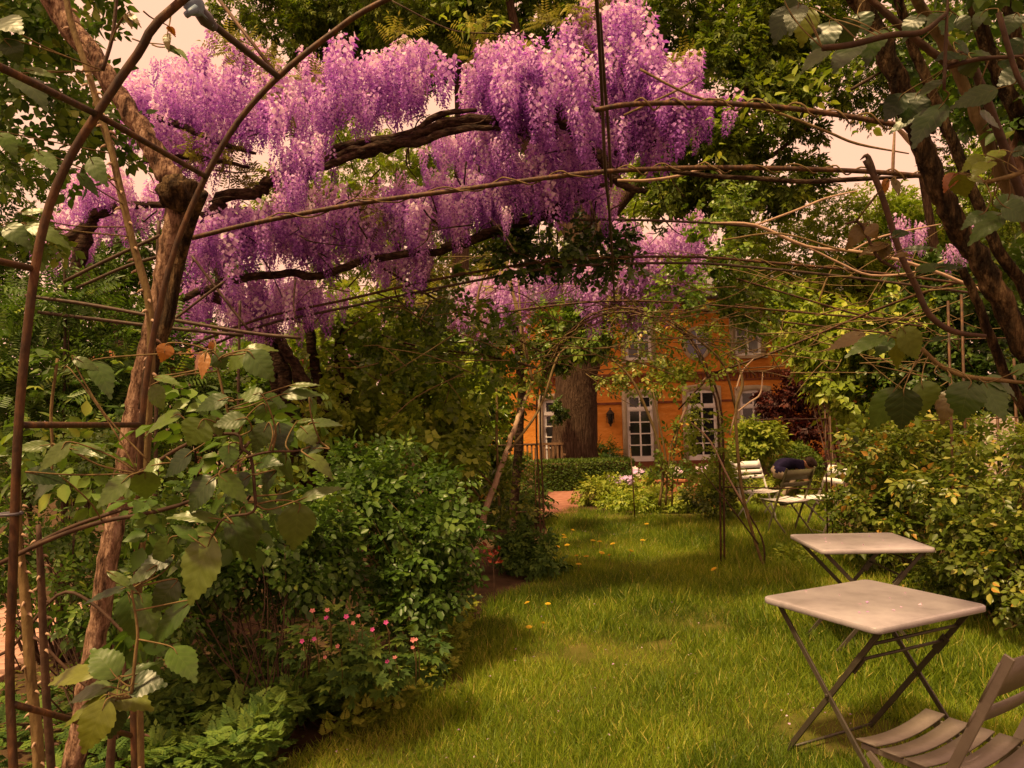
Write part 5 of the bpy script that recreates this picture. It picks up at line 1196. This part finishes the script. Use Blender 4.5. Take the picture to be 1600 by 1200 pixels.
# climbers on the far arch
def arch_roses():
    r1 = thing('arch_rose', 'rose with pinkish trunk leaning on the left post of the far arch', 'climbing rose', gz(P(745, 700, 7.4)))
    tube('trunk', pl([(732, 920), (745, 850), (768, 770), (790, 710), (803, 670), (815, 640), (832, 595)], [7.4, 7.4, 7.6, 7.8, 8.0, 8.2, 8.4]), [.045, .038, .031, .028, .026, .024, .016], M['cane_pale'], r1, 9, 5, .12, .2)
    for pts, r in (([(772, 760), (700, 690), (640, 620), (600, 600)], .012), ([(795, 705), (842, 640), (870, 560), (890, 540)], .013), ([(780, 790), (776, 690), (774, 600), (745, 480), (770, 400)], .016), ([(832, 595), (815, 520), (800, 450), (790, 400)], .018), ([(832, 595), (806, 470), (780, 420)], .012), ([(745, 860), (735, 780), (700, 700)], .014), ([(760, 790), (700, 720), (620, 690)], .009), ([(815, 545), (812, 470), (808, 400)], .01)):
        tube('cane', pl(pts, (7.7, 8.3)), [r] * (len(pts) - 1) + [r * .5], M['cane'], r1, 6, 4, .05)
    foliage('foliage', [ell(820, 560, 40, 50, 8.2, .3), ell(790, 640, 40, 50, 8.0, .3), ell(730, 690, 40, 40, 7.8, .3), ell(800, 770, 30, 40, 7.8, .3)], 330, T_ROSE, .15, M['rose_lit'], r1, 30, 93, .3, .45)
    r2 = thing('lawn_rose', 'thin caned rose climbing the right post of the far arch', 'climbing rose', PZ(1193, 892))
    for pts, d, r, mt in (([(1195, 892), (1175, 830), (1160, 770), (1152, 700), (1150, 640), (1160, 600), (1152, 560)], 7.4, .016, 'cane'), ([(1150, 640), (1130, 570), (1090, 530), (1050, 500)], 7.5, .012, 'cane'), ([(1170, 800), (1140, 750), (1110, 690), (1080, 660)], 7.4, .010, 'cane_pale'), ([(1150, 645), (1172, 628), (1188, 615), (1192, 580)], 7.4, .009, 'cane_pale'), ([(1063, 660), (1075, 630), (1090, 605), (1108, 585)], 7.6, .013, 'cane_pale'), ([(1150, 610), (1160, 580), (1178, 560)], 7.4, .009, 'cane_pale'), ([(1140, 680), (1150, 640)], 7.4, .01, 'cane_pale'), ([(1195, 892), (1190, 840), (1150, 770), (1120, 700)], 7.5, .009, 'cane_dark'), ([(1185, 850), (1140, 790), (1100, 740)], 7.3, .008, 'cane_dark')):
        tube('cane', pl(pts, d), [r] * (len(pts) - 1) + [r * .55], M[mt], r2, 6, 4, .06)
    foliage('foliage', [ell(1100, 700, 40, 46, 7.6, .3), ell(1120, 730, 40, 30, 7.5, .3), ell(1070, 590, 36, 30, 7.6, .3), ell(1130, 540, 30, 30, 7.6, .3), ell(1080, 650, 24, 34, 7.6, .3)], 280, T_ROSE, .13, M['lime_leaf'], r2, 44, 94, .3, .42, rnd_bias=-.15)
    r3 = thing('bed_rose', 'upright rose stems in the bed before the middle french door', 'rose', gz(P(1035, 700, 11)))
    for pts, r in (([(1030, 790), (1036, 740), (1028, 690), (1010, 640), (985, 590), (955, 560)], .022), ([(1040, 790), (1042, 730), (1030, 660), (1020, 610)], .016), ([(1050, 790), (1052, 720), (1062, 660), (1072, 640)], .014), ([(1044, 740), (1050, 690), (1070, 650)], .012)):
        tube('cane', pl(pts, 11), [r] * (len(pts) - 1) + [r * .5], M['cane'], r3, 6, 4, .06)
    foliage('foliage', [ell(1045, 690, 20, 40, 11, .35), ell(1010, 590, 46, 26, 11.5, .4), ell(960, 590, 36, 16, 11.5, .3), ell(1036, 735, 20, 26, 11, .3), ell(1062, 640, 22, 26, 11, .3)], 300, T_ROSE, .16, M['rose_lit'], r3, 40, 95, .3, .42, rnd_bias=.1)
arch_roses()

# ================================================================== GARDEN FURNITURE
def make_table(name, label, center, u_ang, lu, lv, h=.71, group='square folding garden tables'):
    root = thing(name, label, 'table', (center[0], center[1], 0), u_ang, group)
    # plate with rounded corners and a turned-down rim
    n = 6; rc = .035; ring = []
    for cx, cy, a0 in ((lu/2 - rc, lv/2 - rc, 0), (-lu/2 + rc, lv/2 - rc, 90), (-lu/2 + rc, -lv/2 + rc, 180), (lu/2 - rc, -lv/2 + rc, 270)):
        for i in range(n + 1): a = rad(a0 + 90 * i / n); ring.append((cx + rc * math.cos(a), cy + rc * math.sin(a)))
    k = len(ring); V, f = [], []
    def lay(sc, z):
        for x, y in ring: V.append((x - math.copysign(sc, x), y - math.copysign(sc, y), z))
    for sc, z in ((.004, h), (.0, h - .004), (.0, h - .024), (.003, h - .027), (.006, h - .024), (.006, h - .008)): lay(sc, z)
    for l in range(5):
        for i in range(k): j = (i + 1) % k; f.append((l*k + i, l*k + j, (l+1)*k + j, (l+1)*k + i))
    f.append(tuple(range(k - 1, -1, -1))); f.append(tuple(5*k + i for i in range(k)))
    me = mesh_list('tabletop', V, f); bm = bmesh.new(); bm.from_mesh(me); bmesh.ops.recalc_face_normals(bm, faces=bm.faces); bm.to_mesh(me); bm.free()
    link('tabletop', me, M['table_paint'], root, local=Matrix())
    fm = M['frame_paint']; hu = lu / 2 - .045; hv = lv / 2 - .06; zt = h - .03
    for s in (-1, 1):
        y = s * hv
        link('leg', bar_mesh('leg', (-hu, y, zt), (hu, y, .012), .010, .024, (1, 0, 1)), fm, root, local=Matrix())
        yi = y - s * .016
        link('leg', bar_mesh('leg', (hu, yi, zt), (-hu, yi, .012), .010, .024, (-1, 0, 1)), fm, root, local=Matrix())
        link('hinge_plate', bar_mesh('hinge_plate', (hu * .40, yi - s * .009, zt * .70), (hu * .62, yi - s * .009, zt * .81), .006, .040, (-1, 0, 1)), fm, root, local=Matrix())
        link('rivet', box_mesh('rivet', (.016, .05, .016), (0, y - s * .008, (zt + .012) / 2), .004), fm, root, local=Matrix())
        link('rail', bar_mesh('rail', (-hu, s * (hv - .02), zt + .004), (hu, s * (hv - .02), zt + .004), .02, .012), fm, root, local=Matrix())
    def rod(name, a, b, r=.007): tube(name, [a, b], r, fm, root, 7, 1, local=Matrix())
    w = hv - .016
    rod('crossbar', (hu * .80, -w, zt * .90), (hu * .80, w, zt * .90)); rod('crossbar', (hu * .55, -w, zt * .78), (hu * .55, w, zt * .78))
    rod('crossbar', (-hu * .9, -w, zt * .05), (-hu * .9, w, zt * .05)); rod('crossbar', (hu * .94, -hv, zt * .03), (hu * .94, hv, zt * .03))
    return root
q = [PZ(a, b, .71) for a, b in ((1193, 933), (1372, 983), (1541, 943), (1352, 905))]
c = sum(q, Vector()) / 4; u = (q[1] - q[0])
make_table('folding_table', 'near beige folding garden table standing cornerwise in the grass', c, math.atan2(u.y, u.x), .62, .70)
q = [PZ(a, b, .71) for a, b in ((1243, 833), (1408, 833), (1447, 857), (1272, 860))]
c = sum(q, Vector()) / 4
make_table('folding_table', 'farther beige folding garden table with its long edge towards the lens', c, math.atan2(-.05, 1), .69, .62)

def make_chair(name, label, loc, rotz, body, slat_m, nback=2, group='folding slatted garden chairs', back_m=None):
    """folding slatted chair; local +Y is the way it faces"""
    root = thing(name, label, 'chair', (loc[0], loc[1], 0), rotz, group)
    w, sh = .205, .45
    # seat of five curved slats running across
    n = 8
    for i in range(5):
        y0 = .19 - i * .083; V, f = [], []
        for j in range(n + 1):
            t = -1 + 2 * j / n; x = t * (w + .012); z = sh + .022 * t * t - .012 + (.006 if i == 0 else 0)
            for dy, dz in ((-.034, 0), (.034, 0), (.034, -.006), (-.034, -.006)): V.append((x, y0 + dy, z + dz))
        for j in range(n):
            a = j * 4
            for m_ in range(4): f.append((a + m_, a + (m_ + 1) % 4, a + 4 + (m_ + 1) % 4, a + 4 + m_))
        f += [(3, 2, 1, 0), (n*4, n*4 + 1, n*4 + 2, n*4 + 3)]
        link('seat_slat', mesh_list('seat_slat', V, f), slat_m, root, local=Matrix())
    for s in (-1, 1):
        x = s * (w - .012)
        link('seat_rail', bar_mesh('seat_rail', (x, .22, sh - .012), (x, -.20, sh - .016), .010, .018), body, root, local=Matrix())
        xo = s * (w + .018)
        link('upright', bar_mesh('upright', (xo, -.27, .86), (xo, .13, .01), .010, .030, (0, 1, .5)), body, root, local=Matrix())
        xi = s * (w - .002)
        link('leg', bar_mesh('leg', (xi, .19, sh - .02), (xi, -.25, .01), .010, .024, (0, -1, .6)), body, root, local=Matrix())
    hs = ((.775, .14), (.655, .06)) if nback == 2 else ((.80, .10), (.705, .055), (.635, .05))
    for zc, hh in hs:
        yc = -.27 + (.86 - zc) * .40 / .85 + .012; V, f = [], []
        tl = Vector((0, -.40, .85)).normalized()
        for j in range(n + 1):
            t = -1 + 2 * j / n; x = t * (w + .026); bow = -.014 * (1 - t * t)
            for a, b in ((-.5, 0), (.5, 0), (.5, .006), (-.5, .006)): V.append((x, yc + tl.y * a * hh + bow + b, zc + tl.z * a * hh))
        for j in range(n):
            a = j * 4
            for m_ in range(4): f.append((a + m_, a + (m_ + 1) % 4, a + 4 + (m_ + 1) % 4, a + 4 + m_))
        f += [(3, 2, 1, 0), (n*4, n*4 + 1, n*4 + 2, n*4 + 3)]
        link('back_slat', mesh_list('back_slat', V, f), back_m or slat_m, root, local=Matrix())
    def rod(a, b, r=.008): tube('crossbar', [a, b], r, body, root, 7, 1, local=Matrix())
    rod((-w - .02, -.045, sh - .018), (w + .02, -.045, sh - .018)); rod((-w, -.205, sh - .012), (w, -.205, sh - .012), .009)
    rod((-w - .018, .112, .045), (w + .018, .112, .045)); rod((-w, -.235, .03), (w, -.235, .03))
    return root
make_chair('garden_chair', 'brown slatted folding chair cut off at the lower right corner', (1.43, 2.52), rad(33), M['chair_paint'], M['chair_paint'], back_m=M['chair_paint'])
make_chair('garden_chair', 'olive folding chair with sunlight painted into its seat beyond the tables', (3.36, 9.42), rad(24), M['olive_paint'], M['white_paint'], back_m=M['olive_paint'])  # white seat slats stand for sunlight falling on olive ones
p = PZ(1182, 767, .45)
make_chair('garden_chair', 'white folding chair with bright three slat back facing the lawn', (p.x, p.y), rad(196), M['white_paint'], M['white_paint'], 3)
p = PZ(1284, 777, .45)
make_chair('garden_chair', 'pale folding chair seen side on against the rose bush', (p.x, p.y), rad(97), M['chair_paint'], M['white_paint'])

# slatted bench against the house, left of the old tree
def bench():
    c = P(838, 722, 17.6)
    root = thing('slatted_bench', 'brown slatted bench behind the hedge left of the old trunk', 'bench', gz(c), rad(-3))
    wb = M['wood_brown']
    for i in range(13): link('back_slat', box_mesh('back_slat', (.045, .02, .42), (-.6 + i * .1, 0, .68)), wb, root, local=Matrix())
    for z in (.90, .50): link('rail', box_mesh('rail', (1.4, .045, .05), (0, 0, z)), wb, root, local=Matrix())
    for i in range(4): link('seat_slat', box_mesh('seat_slat', (1.4, .09, .025), (0, -.08 - i * .105, .44)), wb, root, local=Matrix())
    for x in (-.66, .66):
        for y in (0.035, -.42): link('leg', box_mesh('leg', (.055, .055, .43), (x, y, .215)), wb, root, local=Matrix())
        link('armrest', box_mesh('armrest', (.06, .46, .03), (x, -.2, .66)), wb, root, local=Matrix())
bench()

# terracotta trough with flowers
def blossom(name, c, r, mat, parent, n=5, tilt=(0, 0)):
    bm = bmesh.new()
    R = Euler((tilt[0], tilt[1], 0)).to_matrix()
    for i in range(n):
        a = 2 * math.pi * i / n; d = Vector((math.cos(a), math.sin(a), .35)); s = Vector((-math.sin(a), math.cos(a), 0))
        q = [Vector((0, 0, 0)), d * r * .6 - s * r * .38, d * r + Vector((0, 0, r * .1)), d * r * .6 + s * r * .38]
        bm.faces.new([bm.verts.new(Vector(c) + R @ v) for v in q])
    return link(name, bm_mesh(name, bm), mat, parent)
def trough():
    c = P(1040, 762, 14.0)
    root = thing('flower_trough', 'long terracotta trough of pale flowers before the french door', 'planter', gz(c))
    k = F / 14
    bm = bmesh.new()
    w, h = 112 / k, .30
    bm_box(bm, (w, .32, h), Matrix.Translation((c.x + .1, c.y, h / 2)), .02)
    link('trough_body', bm_mesh('trough_body', bm), M['terracotta'], root)
    link('rim', box_mesh('rim', (w + .05, .37, .05), (c.x + .1, c.y, h + .01), .01), M['terracotta'], root)
    foliage('foliage', [(Vector((c.x - .2, c.y, h + .12)), (.45, .16, .1)), (Vector((c.x + .45, c.y, h + .1)), (.3, .15, .1))], 420, T_SPRIG5, .09, M['cover_leaf'], root, 24, 97, .2, .5)
    rr = random.Random(4)
    for i in range(30):
        x = c.x + rr.choice((-.45, .3, .62, .68, -.5)) + rr.uniform(-.14, .14)
        blossom('blossom', (x, c.y - rr.uniform(-.05, .18), h + .14 + rr.uniform(-.03, .1)), .055, M[rr.choice(('petal_lilac', 'petal_white', 'petal_white'))], root, 5, (rr.uniform(.3, 1.1), rr.uniform(-.4, .4)))
    c2 = P(968, 752, 13.4)
    r2 = thing('lilac_flower_clump', 'small clump of lilac flowers left of the trough', 'flowers', gz(c2))
    foliage('foliage', [(Vector((c2.x, c2.y + .05, c2.z - .16)), (.26, .18, .16))], 240, T_SPRIG5, .09, M['cover_leaf'], r2, 16, 98, .2, .5)
    for i in range(34):
        blossom('blossom', (c2.x + rr.uniform(-.2, .2), c2.y - rr.uniform(0, .15), c2.z + rr.uniform(-.05, .08)), .05, M['petal_lilac'], r2, 5, (rr.uniform(.3, 1.1), rr.uniform(-.4, .4)))
trough()

# pale stone block glimpsed through the trellis
p = P(1556, 668, 9.0)
st = thing('pale_stone', 'pale pinkish stone block glimpsed through the trellis at right', 'stone', gz(p))
bm = bmesh.new(); bm_box(bm, (.34, .3, p.z + .12), Matrix.Translation((p.x, p.y, (p.z + .12) / 2)), .02); bmesh.ops.subdivide_edges(bm, edges=bm.edges, cuts=2)
for v in bm.verts: v.co += Vector((random.uniform(-.01, .01), random.uniform(-.01, .01), random.uniform(-.006, .006) if v.co.z > .05 else 0))
link('block', bm_mesh('block', bm), M['stone'], st)

# ================================================================== BORDER PLANTS AND SMALL FLOWERS
def ground_cover():
    rng = np.random.default_rng(14)
    poly = [(225, 1260), (215, 1130), (290, 1085), (420, 1070), (520, 1070), (610, 1085), (615, 1110), (540, 1135), (480, 1150), (420, 1260)]
    W2 = [tuple(PZ(a, b).xy) for a, b in poly]
    q = np.array(W2); n = 0; pts = []
    while len(pts) < 2600:
        c = rng.uniform(q.min(0), q.max(0), (400, 2)); c = c[inpoly(c, W2)]; pts += [tuple(x) for x in c]
    p = np.array(pts[:2600]); z = rng.uniform(.05, .36, len(p)) * (.7 + .3 * np.sin(p[:, 0] * 5) * np.sin(p[:, 1] * 4))
    pos = np.column_stack([p, z]); n = len(p)
    d = rng.normal(0, .7, (n, 3)); d[:, 2] = rng.uniform(-.1, .6, n); nm = rng.normal(0, .3, (n, 3)); nm[:, 2] = 1
    o = scatter('parsley_patch', T_FERN, pos, d, nm, rng.uniform(.06, .11, n), M['cover_leaf'], None, np.clip(rng.beta(2, 2, n) + .1 + z * .6, 0, 1), rng=rng)
    tag(o, 'patch of ferny parsley like leaves in the lower left corner', 'ground cover', kind='stuff')
    # weeds along the shaded bed under the left stems
    poly = [(0, 1290), (0, 1130), (110, 1090), (240, 1060), (260, 1290)]
    W3 = [tuple(PZ(a, b).xy) for a, b in poly]; q = np.array(W3); pts = []
    while len(pts) < 420:
        c = rng.uniform(q.min(0), q.max(0), (300, 2)); c = c[inpoly(c, W3)]; pts += [tuple(x) for x in c]
    p = np.array(pts[:420]); n = len(p)
    pos = np.column_stack([p, rng.uniform(.02, .2, n)]); d = rng.normal(0, .7, (n, 3)); d[:, 2] = rng.uniform(-.1, .5, n); nm = rng.normal(0, .3, (n, 3)); nm[:, 2] = 1
    tag(scatter('weed_patch', T_FERN, pos, d, nm, rng.uniform(.07, .13, n), M['cover_leaf'], None, rng=rng), 'sparse ferny weeds under the stems at the lower left edge', 'ground cover', kind='stuff')
    # dead leaves and litter on the beds
    n = 2600
    p = np.column_stack([rng.uniform(-3.4, -.4, n), rng.uniform(2.2, 6.5, n), np.full(n, .012)])
    d = rng.normal(0, 1, (n, 3)); d[:, 2] *= .15; nm = rng.normal(0, .25, (n, 3)); nm[:, 2] = 1
    tag(scatter('leaf_litter', T_LEAF, p, d, nm, rng.uniform(.02, .05, n), M['young_leaf'], None, rng.random(n) * .4, rng=rng), 'dry leaf litter on the shaded bed at left', 'leaf litter', kind='stuff')
    # fine yellow-green edging weeds beside the lawn
    pts = []
    W4 = [tuple(PZ(a, b).xy) for a, b in ((500, 1165), (600, 1070), (700, 960), (745, 960), (730, 1030), (660, 1120), (560, 1165))]; q = np.array(W4)
    while len(pts) < 1200:
        c = rng.uniform(q.min(0), q.max(0), (300, 2)); c = c[inpoly(c, W4)]; pts += [tuple(x) for x in c]
    p = np.array(pts[:1200]); n = len(p)
    pos = np.column_stack([p, rng.uniform(.01, .16, n)]); d = rng.normal(0, .7, (n, 3)); d[:, 2] = rng.uniform(0, .8, n); nm = rng.normal(0, .3, (n, 3)); nm[:, 2] = 1
    tag(scatter('edging_weed', T_FERN, pos, d, nm, rng.uniform(.05, .09, n), M['yellow_cover'], None, rng=rng), 'fine yellow green weeds edging the lawn below the geranium', 'ground cover', kind='stuff')
ground_cover()
def fallen_petals():
    rng = np.random.default_rng(23); n = 520
    c = np.array(LAWN); p = rng.uniform(c.min(0), c.max(0), (4000, 2)); p = p[inpoly(p, LAWN)][:n]; n = len(p)
    pos = np.column_stack([p, rng.uniform(.02, .055, n)])
    for cx, cy in ((1.585, 3.42), (2.22, 4.94)):
        k_ = rng.choice(n, 12, replace=False); pos[k_] = np.column_stack([cx + rng.uniform(-.22, .22, 12), cy + rng.uniform(-.22, .22, 12), np.full(12, .7125)]); d = rng.normal(0, 1, (n, 3)); d[:, 2] *= .3; nm = rng.normal(0, .3, (n, 3)); nm[:, 2] = 1
    tag(scatter('fallen_petals', leaf_lo(.8), pos, d, nm, rng.uniform(.010, .02, n), M['wist_pale'], None, rng.random(n) * .5 + .5, rng=rng), 'pale fallen petals scattered over the lawn', 'petals', kind='stuff')
fallen_petals()

def geranium():
    c = PZ(585, 1070)
    root = thing('geranium', 'low geranium with lobed leaves and small magenta flowers by the lawn', 'geranium', c)
    rng = np.random.default_rng(17); n = 420
    bl = [ell(510, 990, 70, 30, 3.85, .22), ell(590, 1010, 80, 36, 3.8, .25), ell(650, 1020, 50, 36, 3.8, .2), ell(560, 1050, 80, 30, 3.7, .2)]
    p, out = blob_points(bl, n, 60, rng, .6, .4)
    ok = p[:, 2] > .03; p, out = p[ok], out[ok]; n = len(p)
    d = out * .6 + rng.normal(0, .5, (n, 3)); d[:, 2] *= .4; nm = rng.normal(0, .3, (n, 3)) + out * .4; nm[:, 2] += 1
    scatter('foliage', T_PALM, p, d, nm, rng.uniform(.06, .11, n), M['cover_leaf'], root, rng=rng)
    for i, (x, y, m) in enumerate(((472, 1002, 'petal_pink'), (491, 999, 'petal_pink'), (510, 966, 'petal_pink'), (541, 964, 'petal_pink'), (560, 963, 'petal_rosy'), (603, 973, 'petal_pink'), (582, 984, 'petal_pink'), (605, 1034, 'petal_pink'), (617, 1028, 'petal_rosy'), (645, 1000, 'petal_rosy'), (650, 1000, 'petal_rosy'), (645, 1012, 'petal_rosy'), (511, 954, 'petal_rosy'), (488, 955, 'petal_rosy'), (508, 1027, 'petal_rosy'), (528, 1010, 'petal_rosy'), (552, 974, 'petal_rosy'))):
        q = P(x, y, 3.55)
        fl = blossom('flower', q, rng.uniform(.010, .015), M[m], root, 5, (rng.uniform(.5, 1.2), rng.uniform(-.4, .4)))
        tube('flower_stalk', [q, q + Vector((.01, .03, -.08)), q + Vector((.0, .08, -.2))], .0022, M['cane'], fl, 4, 2)
geranium()

def dandelions():
    rng = random.Random(6)
    spots = [(830, 948), (857, 951), (827, 988), (848, 984), (892, 833), (876, 841), (883, 846), (801, 858), (925, 851), (936, 853), (962, 856), (1004, 851), (937, 870), (918, 878), (903, 877), (904, 891), (888, 858), (868, 861), (981, 868), (1012, 823), (956, 876), (1125, 897)]
    proto = None
    what = {0: 'left of the pair in mid lawn', 1: 'largest, right of the pair in mid lawn', 2: 'left of the lower pair near the bed', 3: 'right of the lower pair near the bed', 7: 'nearest the left arch post foot', 21: 'below the right arch post', 19: 'farthest, by the bare patch'}
    for i, (x, y) in enumerate(spots):
        g = PZ(x, y + 10); d = DEP(g)
        z = .075
        lab = 'yellow dandelion ' + what[i] if i in what else 'tiny yellow dandelion in the sunny grass beyond the left arch post'
        root = thing('dandelion', lab, 'dandelion', (g.x, g.y, 0), rng.uniform(0, 6), 'dandelions in the lawn')
        if proto is None:
            bm = bmesh.new()
            for ring, (r, zz, m) in enumerate(((.019, .0, 13), (.013, .004, 9), (.007, .007, 6))):
                for j in range(m):
                    a = 2 * math.pi * j / m + ring; s = Vector((-math.sin(a), math.cos(a), 0)) * r * .2; dd = Vector((math.cos(a), math.sin(a), 0))
                    bm.faces.new([bm.verts.new(v + Vector((0, 0, z + zz))) for v in (Vector((0, 0, 0)), dd * r - s + Vector((0, 0, .004)), dd * r * 1.06 + Vector((0, 0, .005)), dd * r + s + Vector((0, 0, .004)))])
            hm = bm_mesh('flower_head', bm); hm.materials.append(M['petal_yellow'])
            V, f = tube_data([(0, 0, 0), (.004, 0, z * .5), (0, 0, z)], .002, 5, 2); sm = mesh_list('flower_stalk', V, f); sm.materials.append(M['cane'])
            proto = (hm, sm)
        sc = Matrix.Scale(1.15 if i < 4 else 1.55, 4) @ Matrix.Rotation(rng.uniform(-.3, .5), 4, 'X')
        link('flower_head', proto[0], None, root, local=sc); link('flower_stalk', proto[1], None, root, local=sc)
dandelions()

def red_shoot():
    c = P(772, 905, 6.2)
    root = thing('red_rose_shoot', 'dark red young rose shoot standing at the lawn edge', 'rose shoot', gz(c))
    tube('cane', [gz(c), P(772, 905, 6.2), P(770, 860, 6.2)], [.007, .006, .004], M['cane_dark'], root, 6, 3)
    rng = np.random.default_rng(8); n = 26
    p = np.array([tuple(P(771 + rng.normal(0, 7), 866 + rng.normal(0, 9), 6.2)) for _ in range(n)])
    d = rng.normal(0, .7, (n, 3)); d[:, 2] += .6; nm = rng.normal(0, .6, (n, 3)); nm[:, 1] -= .8
    scatter('foliage', T_LEAF, p, d, nm, rng.uniform(.035, .06, n), M['red_leaf'], root, rng=rng)
red_shoot()

# ================================================================== PERSON
def person():
    g = gz(P(1211, 722, 12.6))
    root = thing('person', 'person in a navy top bending over to garden behind the olive chair', 'person', g, rad(-8))
    J = {'pelvis': (0, 0, .60, .13), 'waist': (.14, 0, .68, .12), 'chest': (.32, 0, .69, .14), 'neck': (.47, 0, .66, .055), 'head0': (.56, 0, .635, .085), 'head1': (.64, 0, .565, .072)}
    E = [('pelvis', 'waist'), ('waist', 'chest'), ('chest', 'neck'), ('neck', 'head0'), ('head0', 'head1')]
    for s, n in ((1, 'l'), (-1, 'r')):
        J.update({'hip' + n: (.02, s * .10, .57, .10), 'knee' + n: (.27, s * .15, .40, .065), 'ank' + n: (.03, s * .14, .09, .042), 'heel' + n: (.02, s * .14, .045, .040), 'toe' + n: (.19, s * .15, .035, .032),
                  'sho' + n: (.37, s * .17, .655, .065), 'elb' + n: (.44, s * .21, .39, .042), 'wri' + n: (.54, s * .14, .18, .028), 'palm' + n: (.565, s * .13, .115, .030)})
        E += [('pelvis', 'hip' + n), ('hip' + n, 'knee' + n), ('knee' + n, 'ank' + n), ('ank' + n, 'heel' + n), ('heel' + n, 'toe' + n), ('chest', 'sho' + n), ('sho' + n, 'elb' + n), ('elb' + n, 'wri' + n), ('wri' + n, 'palm' + n)]
        for q in range(4):
            o = (q - 1.5) * .019
            L = (.062, .072, .068, .052)[q]
            J['f%d%s' % (q, n)] = (.58 + o * .3, s * .13 + o, .085, .0095); J['g%d%s' % (q, n)] = (.585 - .012, s * .13 + o * 1.1, .085 - L * .6, .0085); J['h%d%s' % (q, n)] = (.585 - .035, s * .13 + o * 1.1, .085 - L, .007)
            E += [('palm' + n, 'f%d%s' % (q, n)), ('f%d%s' % (q, n), 'g%d%s' % (q, n)), ('g%d%s' % (q, n), 'h%d%s' % (q, n))]
        J['t0' + n] = (.545, s * .10, .12, .011); J['t1' + n] = (.535, s * .085, .08, .009)
        E += [('palm' + n, 't0' + n), ('t0' + n, 't1' + n)]
    keys = list(J); me = bpy.data.meshes.new('body'); me.from_pydata([J[k][:3] for k in keys], [(keys.index(a), keys.index(b)) for a, b in E], [])
    tmp = bpy.data.objects.new('body_skeleton', me); COL.objects.link(tmp)
    m = tmp.modifiers.new('skin', 'SKIN'); m.use_smooth_shade = True
    sv_ = me.skin_vertices[0].data
    for i, k in enumerate(keys): sv_[i].radius = (J[k][3], J[k][3]); sv_[i].use_root = (k == 'pelvis')
    s = tmp.modifiers.new('sub', 'SUBSURF'); s.levels = 2; s.render_levels = 2
    dg = bpy.context.evaluated_depsgraph_get()
    body = bpy.data.meshes.new_from_object(tmp.evaluated_get(dg))
    bpy.data.objects.remove(tmp); body.name = 'body'
    body.materials.clear()
    for k in ('navy', 'trousers', 'skin'): body.materials.append(M[k])
    for p_ in body.polygons:
        x, y, z = p_.center
        if x > .455 and abs(y) < .1 and z > .38: p_.material_index = 2            # neck and head
        elif (z < .40 and x > .36 and abs(y) > .05) or (abs(y) > .13 and x > .36 and z < .57): p_.material_index = 2   # forearms and hands
        elif x < -.03 and z > .4 or z <= .40 or (z < .53 and x < .34): p_.material_index = 1
        else: p_.material_index = 0
        p_.use_smooth = True
    link('body', body, None, root, local=Matrix())
    # hair, ear and nose
    bm = bmesh.new()
    R = Matrix.Translation((.565, 0, .65)) @ Matrix.Rotation(rad(50), 4, 'Y') @ Matrix.Diagonal((1.15, .92, .98, 1))
    bmesh.ops.create_uvsphere(bm, u_segments=16, v_segments=10, radius=.098, matrix=R)
    rk = random.Random(2)
    for v in bm.verts: v.co += Vector((rk.uniform(-.006, .006), rk.uniform(-.006, .006), rk.uniform(-.006, .006)))
    link('hair', bm_mesh('hair', bm, True), M['hair'], root, local=Matrix.Translation((0, 0, .014)))
    for s in (-1, 1):
        link('shoe', box_mesh('shoe', (.25, .09, .075), (.11, s * .145, .038), .02), M['lantern'], root, local=Matrix())
person()
